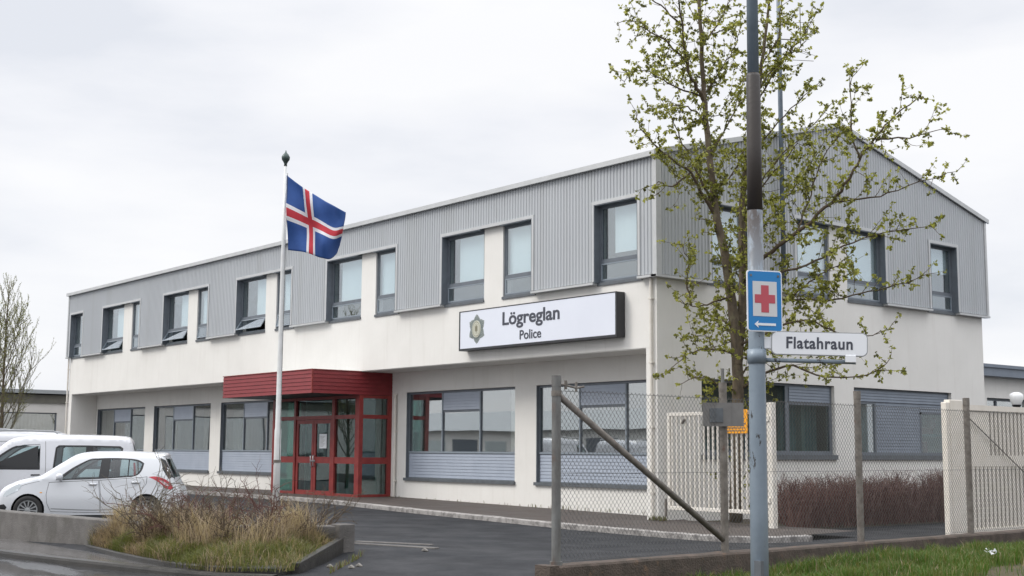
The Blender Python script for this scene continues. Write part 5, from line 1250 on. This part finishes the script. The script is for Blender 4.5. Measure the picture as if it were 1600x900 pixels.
# ================================================================ VEGETATION
rt = random.Random(5)
LIMBS={
 'T1':[(1.54, 0.9, 0.01), (1.8, 0.72, 2.51), (1.9, 0.61, 3.64), (1.94, 0.4, 4.92), (1.94, 0.21, 5.92), (1.91, -0.01, 6.77), (1.92, -0.19, 7.77), (1.95, -0.33, 8.62), (1.98, -0.46, 9.48), (2.05, -0.6, 10.61), (2.12, -0.74, 11.75), (2.21, -0.86, 12.89)],
 'T2':[(1.89, 0.62, 3.5), (1.97, 0.76, 4.95), (1.95, 0.79, 6.27), (1.9, 0.87, 7.17), (1.94, 1.02, 8.24), (2.02, 1.23, 9.31), (2.17, 1.32, 10.52), (2.31, 1.41, 11.74), (2.42, 1.43, 13.11)],
 'R1':[(2.03, 0.74, 5.38), (2.5, 0.9, 5.9), (3.21, 1.05, 6.32), (3.89, 1.3, 6.87), (4.32, 1.42, 7.32), (4.66, 1.56, 7.92), (4.96, 1.69, 8.31), (5.28, 1.99, 8.79), (5.69, 2.41, 9.2)],
 'R1a':[(4.64, 1.54, 7.88), (4.59, 1.34, 8.53), (4.58, 1.36, 9.25), (4.68, 1.35, 9.87)],
 'R1b':[(4.01, 1.42, 7.01), (4.71, 1.79, 7.03), (5.37, 2.25, 7.26), (6.16, 2.84, 7.53)],
 'R1c':[(4.95, 1.69, 8.27), (5.58, 1.99, 8.25), (6.23, 2.43, 8.41)],
 'R1d':[(3.21, 1.05, 6.32), (3.28, 1.47, 7.05), (3.34, 1.84, 7.97), (3.55, 2.28, 8.67), (3.76, 2.62, 9.05)],
 'R2':[(1.92, 0.78, 4.52), (2.35, 0.94, 4.79), (2.9, 1.27, 4.95), (3.58, 1.63, 4.88), (4.26, 1.97, 4.99), (4.88, 2.38, 5.16), (5.47, 2.74, 5.4)],
 'R3':[(2.03, 0.74, 5.38), (2.64, 0.84, 5.47), (3.39, 1.24, 5.65), (4.08, 1.7, 6.04), (4.76, 2.15, 6.33), (5.6, 2.85, 6.43)],
 'R4':[(1.84, 0.68, 2.93), (2.34, 0.91, 3.28), (2.94, 1.29, 3.45), (3.55, 1.61, 3.19), (4.2, 2.09, 3.21), (4.66, 2.43, 3.59)],
 'R5':[(1.97, 0.64, 3.93), (2.65, 0.79, 4.18), (3.4, 1.18, 4.44), (3.94, 1.58, 4.14), (4.34, 1.94, 4.07), (4.89, 2.26, 4.23)],
 'R6':[(1.94, 1.02, 8.24), (2.22, 1.55, 8.95), (2.54, 2.11, 9.67), (2.85, 2.68, 10.29)],
 'R7':[(2.08, 1.24, 9.61), (2.52, 1.46, 10.39), (2.97, 1.73, 11.02), (3.37, 1.94, 11.64)],
 'R8':[(1.89, 0.88, 7.03), (2.45, 1.36, 8.12), (2.92, 1.94, 8.88), (3.34, 2.48, 9.6)],
 'R9':[(2.13, 1.24, 9.9), (2.27, 1.89, 10.69), (2.51, 2.43, 11.13), (2.62, 2.47, 11.58)],
 'R10':[(1.94, 0.84, 5.98), (2.05, 1.59, 6.87), (2.25, 2.17, 7.59), (2.52, 2.67, 8.38), (2.88, 2.96, 9.13)],
 'R11':[(1.86, 0.9, 6.74), (2.61, 0.71, 7.49), (3.17, 0.82, 8.0), (3.56, 0.9, 8.44)],
 'R12':[(2.9, 1.27, 4.95), (3.34, 1.41, 5.31), (3.8, 1.6, 5.57), (4.09, 1.91, 5.85)],
 'R13':[(1.87, 0.66, 3.22), (2.0, 1.21, 3.67), (2.25, 1.72, 4.27), (2.59, 2.19, 3.98), (2.99, 2.59, 3.69)],
 'L1':[(1.89, -0.05, 6.84), (1.87, -0.48, 7.3), (1.89, -0.85, 7.68), (1.74, -1.25, 7.94), (1.57, -1.68, 8.26), (1.43, -1.93, 8.61), (1.4, -2.05, 9.02)],
 'L1a':[(1.89, -0.85, 7.68), (1.68, -1.2, 7.38), (1.58, -1.5, 7.42), (1.49, -1.57, 7.21)],
 'L2':[(1.88, -0.04, 6.8), (1.66, -0.14, 7.52), (1.38, -0.3, 8.21), (1.19, -0.5, 8.81), (1.02, -0.66, 9.37)],
 'L3':[(1.98, -0.44, 9.36), (2.01, -0.79, 9.7), (2.01, -1.02, 10.1), (2.08, -1.26, 10.91), (2.18, -1.49, 11.85)],
 'L4':[(1.96, -0.48, 9.48), (1.7, -0.99, 9.59), (1.52, -1.41, 9.81), (1.34, -1.83, 9.98), (1.08, -2.09, 9.64)],
 'L5':[(2.01, -1.02, 10.1), (1.86, -1.45, 10.51), (1.69, -1.87, 10.73), (1.51, -2.29, 10.95), (1.3, -2.53, 10.86)],
 'L6':[(1.9, 0.34, 5.0), (1.73, -0.16, 4.83), (1.57, -0.51, 4.77), (1.5, -0.77, 4.87)],
 'L6a':[(1.57, -0.51, 4.77), (1.61, -0.71, 5.29), (1.69, -0.71, 5.71), (1.62, -0.87, 6.11)],
 'L7':[(1.87, 0.56, 3.71), (1.72, 0.03, 3.84), (1.49, -0.55, 3.68), (1.21, -0.97, 3.29)],
 'L8':[(1.83, 0.66, 2.93), (1.74, 0.21, 3.03), (1.56, -0.21, 3.22), (1.3, -0.66, 3.05)],
 'L9':[(1.95, -0.38, 8.91), (1.64, -0.51, 9.24), (1.24, -0.71, 9.36), (0.79, -1.09, 9.31)],
 'L10':[(2.08, -1.26, 10.91), (1.89, -1.57, 11.26), (1.65, -1.92, 11.53), (1.34, -2.31, 11.6)],
 'L11':[(2.05, -0.6, 10.61), (2.11, -0.15, 11.14), (2.22, 0.17, 11.79), (2.3, 0.31, 12.4)],
 'L12':[(1.98, -0.46, 9.48), (2.13, -0.08, 10.11), (2.22, 0.26, 10.6), (2.35, 0.45, 11.21)],
 'L13':[(1.93, -0.26, 8.2), (2.1, 0.14, 8.82), (2.28, 0.38, 9.56), (2.37, 0.52, 10.17)],
 'L14':[(1.92, -0.11, 7.34), (1.97, 0.49, 7.86), (2.07, 0.81, 8.48), (2.24, 1.08, 8.95)],
 'L15':[(1.94, 0.54, 4.21), (1.54, 0.47, 4.53), (1.19, 0.41, 4.26), (1.0, 0.19, 4.18)],
 'R14':[(2.17, 1.32, 10.52), (2.33, 1.71, 11.18), (2.39, 1.78, 11.96), (2.49, 1.79, 12.56)],
}

def tube_path(mb, pts, r0, r1, n=5, pw=1.0):
    k = len(pts); mb.tube(pts, [r0+(r1-r0)*((i/(k-1))**pw) for i in range(k)], n, cap=True)
def smooth3(P, n=4):
    out = []; P = [Vector(p) for p in P]; k = len(P)
    for i in range(k-1):
        p0, p1, p2, p3 = P[max(i-1, 0)], P[i], P[i+1], P[min(i+2, k-1)]
        for j in range(n):
            f_ = j/n; out.append(.5*(2*p1+(p2-p0)*f_+(2*p0-5*p1+4*p2-p3)*f_**2+(3*p1-p0-3*p2+p3)*f_**3))
    return out+[P[-1]]
def rand_dir(rg):
    v = Vector((rg.gauss(0, 1), rg.gauss(0, 1), rg.gauss(0, 1))); return v.normalized()
def leaf(mb, p, d, size, rg, mi):
    """one pointed leaf with a fold, hanging along d"""
    s = d.cross(rand_dir(rg)).normalized()*size*.36; n = d.cross(s).normalized()*size*.10
    mb.add([p, p+d*size*.45+s+n, p+d*size, p+d*size*.45-s+n], [(0, 1, 2), (0, 2, 3)], mi)
def cluster(mb, p, rg, sc=1.0):
    k = rg.randint(4, 7)
    base = rg.choice([0, 0, 1, 1, 2])
    for _ in range(k):
        d = (rand_dir(rg)+Vector((0, 0, -.25))).normalized(); leaf(mb, p+rand_dir(rg)*.02*sc, d, rg.uniform(.042, .098)*sc, rg, base if rg.random() < .7 else rg.randint(0, 2))
TRB = LIMBS['T1'][0]
TT = empty('tree', (TRB[0], TRB[1], -.1), 'tall broadleaf tree with fresh yellow green leaves in front of the grey gable', 'tree')
trunk = MB(); twigs = MB(); leaves = MB()
rad = {'T1': (.155, .028), 'T2': (.12, .02), 'R1': (.065, .012), 'R2': (.04, .007), 'R3': (.04, .007), 'R4': (.04, .007), 'R5': (.035, .007), 'L1': (.05, .008), 'L2': (.04, .007), 'L3': (.06, .015)}
def twig(p, d, ln, r, rg, depth, dens):
    n = max(3, int(ln/.12)); pts = [p.copy()]; q = p.copy(); dd = d.copy()
    for i in range(n):
        dd = (dd+rand_dir(rg)*.22+Vector((0, 0, .06))).normalized(); q = q+dd*(ln/n); pts.append(q.copy())
    tube_path(twigs, pts, r, r*.35, 4)
    for i in range(1, len(pts)):
        if rg.random() < dens: cluster(leaves, pts[i]+rand_dir(rg)*.03, rg, rg.uniform(.75, 1.2))
        if depth > 0 and rg.random() < .38:
            sd = (dd+rand_dir(rg)*1.1).normalized(); twig(pts[i], sd, ln*rg.uniform(.3, .55), r*.6, rg, depth-1, dens)
    cluster(leaves, pts[-1], rg, 1.1)
for nm, P in LIMBS.items():
    sp3 = smooth3(P, 4)
    r0, r1 = rad.get(nm, (.026, .006))
    tgt = trunk if nm in ('T1', 'T2') else twigs
    jit = [p+rand_dir(rt)*(.012 if nm in ('T1', 'T2') else .03) for p in sp3]; jit[0] = sp3[0]
    tube_path(tgt, jit, r0, r1, 12 if nm in ('T1', 'T2') else 6, .8)
    L_ = 0
    tot = sum((b-a).length for a, b in zip(jit, jit[1:]))
    acc = 0; nxt = .5 if nm in ('T1', 'T2') else .12
    if nm == 'T1': nxt = 3.6
    if nm == 'T2': nxt = 1.2
    for a, b in zip(jit, jit[1:]):
        seg = (b-a).length; t = (b-a).normalized()
        while acc+seg > nxt:
            p = a+t*(nxt-acc); fr_ = nxt/tot
            d = (t*.55+rand_dir(rt)*.95+Vector((0, 0, .15))).normalized()
            main = nm in ('T1', 'T2')
            ln = rt.uniform(.35, 1.05)*(1.0 if main else (1.15-.65*fr_))
            twig(p, d, ln, .011 if main else .008, rt, 1 if ln > .5 else 0, .78)
            if not main and rt.random() < .5: cluster(leaves, p+rand_dir(rt)*.04, rt)
            nxt += rt.uniform(.11, .21) if main else rt.uniform(.105, .20)
        acc += seg
    cluster(leaves, jit[-1], rt, 1.15)
# small shoots with leaves low on the trunk and behind the gate
for i in range(26):
    z = rt.uniform(.3, 3.2); p = Vector((1.7+rt.uniform(-.1, .1), .8, z)); twig(p, (rand_dir(rt)+Vector((0, 0, .6))).normalized(), rt.uniform(.3, .8), .007, rt, 0, .6)
part(trunk, 'trunk', 'bark', TT, smooth=True); part(twigs, 'branches', 'twig', TT, smooth=True); part(leaves, 'leaves', ['leaf_a', 'leaf_b', 'leaf_c'], TT)

def bare_tree(base, H, seed, label, name='bare_tree', spread=.5, tilt=(0, 0), group=None, rbase=.10, buds=True):
    rg = random.Random(seed); T_ = empty(name, base, label, 'tree', group)
    tr_, br_, bu_ = MB(), MB(), MB(); b = Vector(base)
    pts = [b+Vector((tilt[0]*t*H+.05*math.sin(t*7), tilt[1]*t*H, t*H)) for t in [i/12 for i in range(13)]]
    tube_path(tr_, pts, rbase, .01, 8)
    def br(p, d, ln, r, dep):
        n = 7; q = p.copy(); P = [p.copy()]; dd = d.copy()
        for i in range(n):
            dd = (dd+rand_dir(rg)*.10+Vector((0, 0, .10))).normalized(); q = q+dd*ln/n; P.append(q.copy())
        tube_path(br_, P, r, r*.3, 4)
        for i in range(1, n+1):
            if buds:
                for _ in range(2):
                    a = P[i-1].lerp(P[i], rg.random()); leaf(bu_, a, (rand_dir(rg)+Vector((0, 0, .4))).normalized(), rg.uniform(.02, .045), rg, rg.randint(0, 1))
            if dep > 0 and i > 1 and rg.random() < .85:
                br(P[i], (dd+rand_dir(rg)*.7).normalized(), ln*rg.uniform(.3, .5), r*.5, dep-1)
    nb = int(H*6.5)
    for i in range(nb):
        t = .16+.82*(i/nb); p = pts[0].lerp(pts[-1], t); th = i*2.4+rg.uniform(-.4, .4)
        d = Vector((math.cos(th)*spread*1.7, math.sin(th)*spread*1.7, 1.0)).normalized(); br(p, d, H*.36*(1.08-t)+.25, .02*(1.1-t)+.006, 2 if t < .75 else 1)
    part(tr_, 'trunk', 'twig', T_, smooth=True); part(br_, 'branches', 'twig_grey', T_)
    if buds: part(bu_, 'buds', ['leaf_c', 'leaf_a'], T_)
    return T_
bare_tree((-24.75, -6.95, -.03), 7.35, 21, 'slender nearly bare tree with small buds behind the parked vans', spread=.42, rbase=.075)
bare_tree((-44.5, 5.6, -.03), 5.9, 8, 'small thin bare tree just left of the white building corner', spread=.35, rbase=.05)

# hedge of bare reddish twigs under the gable
rg = random.Random(9)
def hedge(x0, x1, y0, y1, h, n, seed, label):
    rg = random.Random(seed); H_ = empty('hedge', ((x0+x1)/2, (y0+y1)/2, -.06), label, 'hedge'); st, lf, pl2 = MB(), MB(), MB()
    for i in range(n):
        x = rg.uniform(x0, x1); y = rg.uniform(y0+(x1-x)*1.0, y1); hh = h*(.74+.5*noise.noise(Vector((x*1.3, y*1.1, 3)))+rg.uniform(-.12, .14)); ln = rg.uniform(.55, 1.0)*hh
        z0_ = -.08 if rg.random() < .55 else rg.uniform(0, .45*h); p = Vector((x, y, z0_)); d = Vector((rg.gauss(0, .22), rg.gauss(0, .22), 1)).normalized(); P = [p]
        k = 5; q = p
        top = hh-.05
        for j in range(k):
            d = (d+rand_dir(rg)*.22).normalized(); q = q+d*ln/k
            if q.z > top: q = Vector((q.x, q.y, top-rg.uniform(0, .1)))
            P.append(q.copy())
        pale = rg.random() < .3; tg = pl2 if pale else st; tube_path(tg, P, rg.uniform(.004, .010), .0025, 3)
        for _ in range(3):
            j = rg.randint(1, k); a = P[j]; dd = (rand_dir(rg)+Vector((0, 0, .8))).normalized(); l2 = rg.uniform(.08, .24); e_ = a+dd*l2
            if e_.z < top+.12: tube_path(tg, [a, a+dd*l2*.5+rand_dir(rg)*.015, e_], .0036, .002, 3)
            if rg.random() < .12: leaf(lf, e_, rand_dir(rg), .03, rg, 0)
    part(st, 'twigs', 'hedge_twig', H_); part(pl2, 'twigs', 'hedge_pale', H_); part(lf, 'dry_leaves', ['straw_dark'], H_)
hedge(1.4, 3.15, .75, 9.9, 1.2, 5200, 4, 'clipped leafless hedge of dense reddish brown twigs under the gable windows')

def blades(n, fn, name, mats, seed, hmin, hmax, wd=.006, bend=.5, label=None, pick=None, curl=1):
    rg = random.Random(seed); mb = MB()
    for _ in range(n):
        r_ = fn(rg)
        if r_ is None: continue
        p, hs = r_; h = rg.uniform(hmin, hmax)*hs; th = rg.uniform(0, 6.283); lean_ = Vector((math.cos(th), math.sin(th), 0))*rg.uniform(0, bend)*h
        s = Vector((-math.sin(th+rg.uniform(-1, 1)), math.cos(th), 0)).normalized()*wd*rg.uniform(.7, 1.3)
        m = p+lean_*.35+Vector((0, 0, h*.6)); t = p+lean_+Vector((0, 0, h*(1-.15*bend)))
        mi = pick(rg, p) if pick else rg.randrange(len(mats))
        mb.add([p-s, p+s, m+s*.7, m-s*.7, t], [(0, 1, 2, 3), (3, 2, 4)], mi)
    o = mb.build(name, mats); tag(o, label, 'grass', kind='stuff'); return o
# green grass of the bed (towards the street)
def bedfn(s0, s1, t0=0, t1=1, p=1):
    def f_(rg):
        t = rg.uniform(t0, t1); s = s0+(s1-s0)*rg.random()**p; q = bedpt(t, s); cl = .75+.6*noise.noise(Vector((q.x*1.5, q.y*1.5, 7)))
        return q, max(.25, cl)
    return f_
def pk(rg, p):
    k = noise.noise(Vector((p.x*1.1, p.y*1.1, 1)))+rg.uniform(-.45, .45)
    return 0 if k > .15 else (1 if k > -.15 else (2 if rg.random() < .75 else 3))
blades(17000, bedfn(.28, 1.09), 'bed_grass', ['grass_a', 'grass_b', 'straw', 'straw_dark'], 31, .12, .40, .0055, 1.1, 'green and yellowing grass along the street edge of the planting bed', pk)
blades(2600, bedfn(.0, .25, 0, .6), 'wall_grass', ['grass_b', 'straw', 'straw_dark'], 35, .15, .32, .005, .6, 'short dull grass tufts growing against the low concrete wall', None)
def dryfn(rg):
    t = rg.uniform(.12, .95); s = rg.uniform(-.25, .62)
    q = bedpt(t, max(0, s)); 
    if s < 0: d = bedpt(t, 0)-bedpt(t, .3); q = q+Vector((d.x, d.y, 0)).normalized()*(-s*3.2); q.z = .05
    if noise.noise(Vector((q.x*1.6, q.y*1.6, 11))) < -.12: return None
    return q, .55+.8*max(0, noise.noise(Vector((q.x*1.3, q.y*1.3, 4)))+.35)
blades(2600, lambda rg: (lambda q: q and (q[0], q[1]*.6))(dryfn(rg)), 'fallen_grass', ['straw', 'straw_pale', 'straw_dark'], 37, .3, .6, .0045, 2.6, 'flattened dead stems tangled in the planting bed', None)
blades(6400, dryfn, 'dry_grass', ['straw', 'straw_pale', 'straw_dark'], 32, .22, .80, .0045, 1.15, 'tall straw coloured dead grass stems around the flagpole', lambda rg, p: rg.choice([0, 0, 1, 1, 2]))
# verge grass
def vgfn(rg):
    x = rg.uniform(10.2, 13.5); y = rg.uniform(-11.8, 1.5)
    if rg.random() < .35: x = 10.3+rg.random()*1.4
    # bare trodden edge nearest the camera
    e_ = (x-fx(y))
    lim = (2.9-.75*smoothstep(-8.5, -6, y))+.25*noise.noise(Vector((x*.8, y*.8, 2)))
    if e_ > lim and rg.random() < .93: return None
    if x < fx(y)+.12: return None
    return Vector((x, y, vz(x, y)-.01)), .7+.7*max(0, noise.noise(Vector((x*2.3, y*2.3, 5)))+.3)
blades(60000, vgfn, 'verge_grass', ['grass_c', 'grass_a', 'grass_b', 'straw'], 33, .10, .24, .005, .8, 'lush green grass on the verge in front of the low brown wall', lambda rg, p: 0 if rg.random() < .5 else (1 if rg.random() < .7 else (2 if rg.random() < .8 else 3)))
# weeds along kerbs and corners
def weedfn(rg):
    k = rg.random()
    if k < .3: x = rg.uniform(-12.6, -11.9); y = 1.0+rg.uniform(-.12, .1); z = .05
    elif k < .6: x = rg.uniform(-.2, .3); y = rg.uniform(-.15, .0); z = 0
    elif k < .8: a = rg.uniform(0, 1); x = 2.7+a*1.6; y = -9.7-a*1.6; z = G(x, y)
    else: x = rg.uniform(-11, -1); y = 1.12; z = .04
    return Vector((x, y, z)), 1
blades(420, weedfn, 'weeds', ['grass_b', 'straw_dark', 'grass_a'], 34, .04, .16, .008, .9, 'small weeds at the foot of the walls and kerbs')
# bare shrubs standing in the bed
def shrub(base, H, seed, label, n=14, wide=.5, col='twig'):
    rg = random.Random(seed); T_ = empty('bare_shrub', base, label, 'shrub', 'bare shrubs in the planting bed'); mb = MB(); b = Vector(base)
    def br(p, d, ln, r, dep):
        P = [p.copy()]; q = p.copy(); dd = d.copy(); n_ = 6
        for i in range(n_): dd = (dd+rand_dir(rg)*.28+Vector((0, 0, .03))).normalized(); q = q+dd*ln/n_; P.append(q.copy())
        tube_path(mb, P, r, r*.4, 4)
        if dep:
            for i in range(2, n_+1):
                if rg.random() < .8: br(P[i], (dd+rand_dir(rg)*1.0).normalized(), ln*rg.uniform(.3, .55), r*.55, dep-1)
    for i in range(n):
        th = rg.uniform(0, 6.28); d = Vector((math.cos(th)*wide, math.sin(th)*wide, 1)).normalized(); br(b+Vector((math.cos(th)*.05, math.sin(th)*.05, 0)), d, H*rg.uniform(.55, .95), .012, 2)
    part(mb, 'stems', col, T_)
def sb_(t, s, dz=0): q = bedpt(t, s); return (q.x, q.y, q.z-.03)
shrub(sb_(.30, .15), 1.25, 1, 'tallest bare forked shrub at the left end of the planting bed beside the hatchback', 11, .6, 'twig_grey')
shrub(sb_(.42, .30), .75, 2, 'low bare shrub in the dry grass second from the left of the bed', 12, .7)
shrub(sb_(.55, .25), .85, 3, 'dark bare shrub left of the flagpole in the planting bed', 14, .7)
shrub(sb_(.66, .35), .95, 4, 'dark bare shrub just in front of the flagpole', 14, .7)
shrub(sb_(.76, .20), .95, 5, 'bare shrub right of the flagpole with reddish twigs', 14, .6, 'hedge_twig')
shrub(sb_(.88, .30), .75, 6, 'rightmost bare shrub near the concrete end block of the bed', 12, .6)
shrub(sb_(.48, .1), 1.0, 11, 'purplish bare shrub midway between hatchback and flagpole', 11, .8, 'hedge_twig')
shrub(sb_(.60, .05), .95, 12, 'dense purplish bare shrub directly left of the flagpole foot', 12, .9, 'hedge_twig')
shrub(sb_(.36, .45), .7, 13, 'low bare shrub near the left front of the bed above the green grass', 16, .8)
shrub((-.3, -10.6, -.05), 1.15, 7, 'bare shrub behind the dry grass between hatchback and flagpole', 14, .6, 'twig_grey')
shrub((.9, -9.6, -.1), 1.15, 8, 'bare shrub behind and right of the flagpole foot', 14, .6, 'twig')
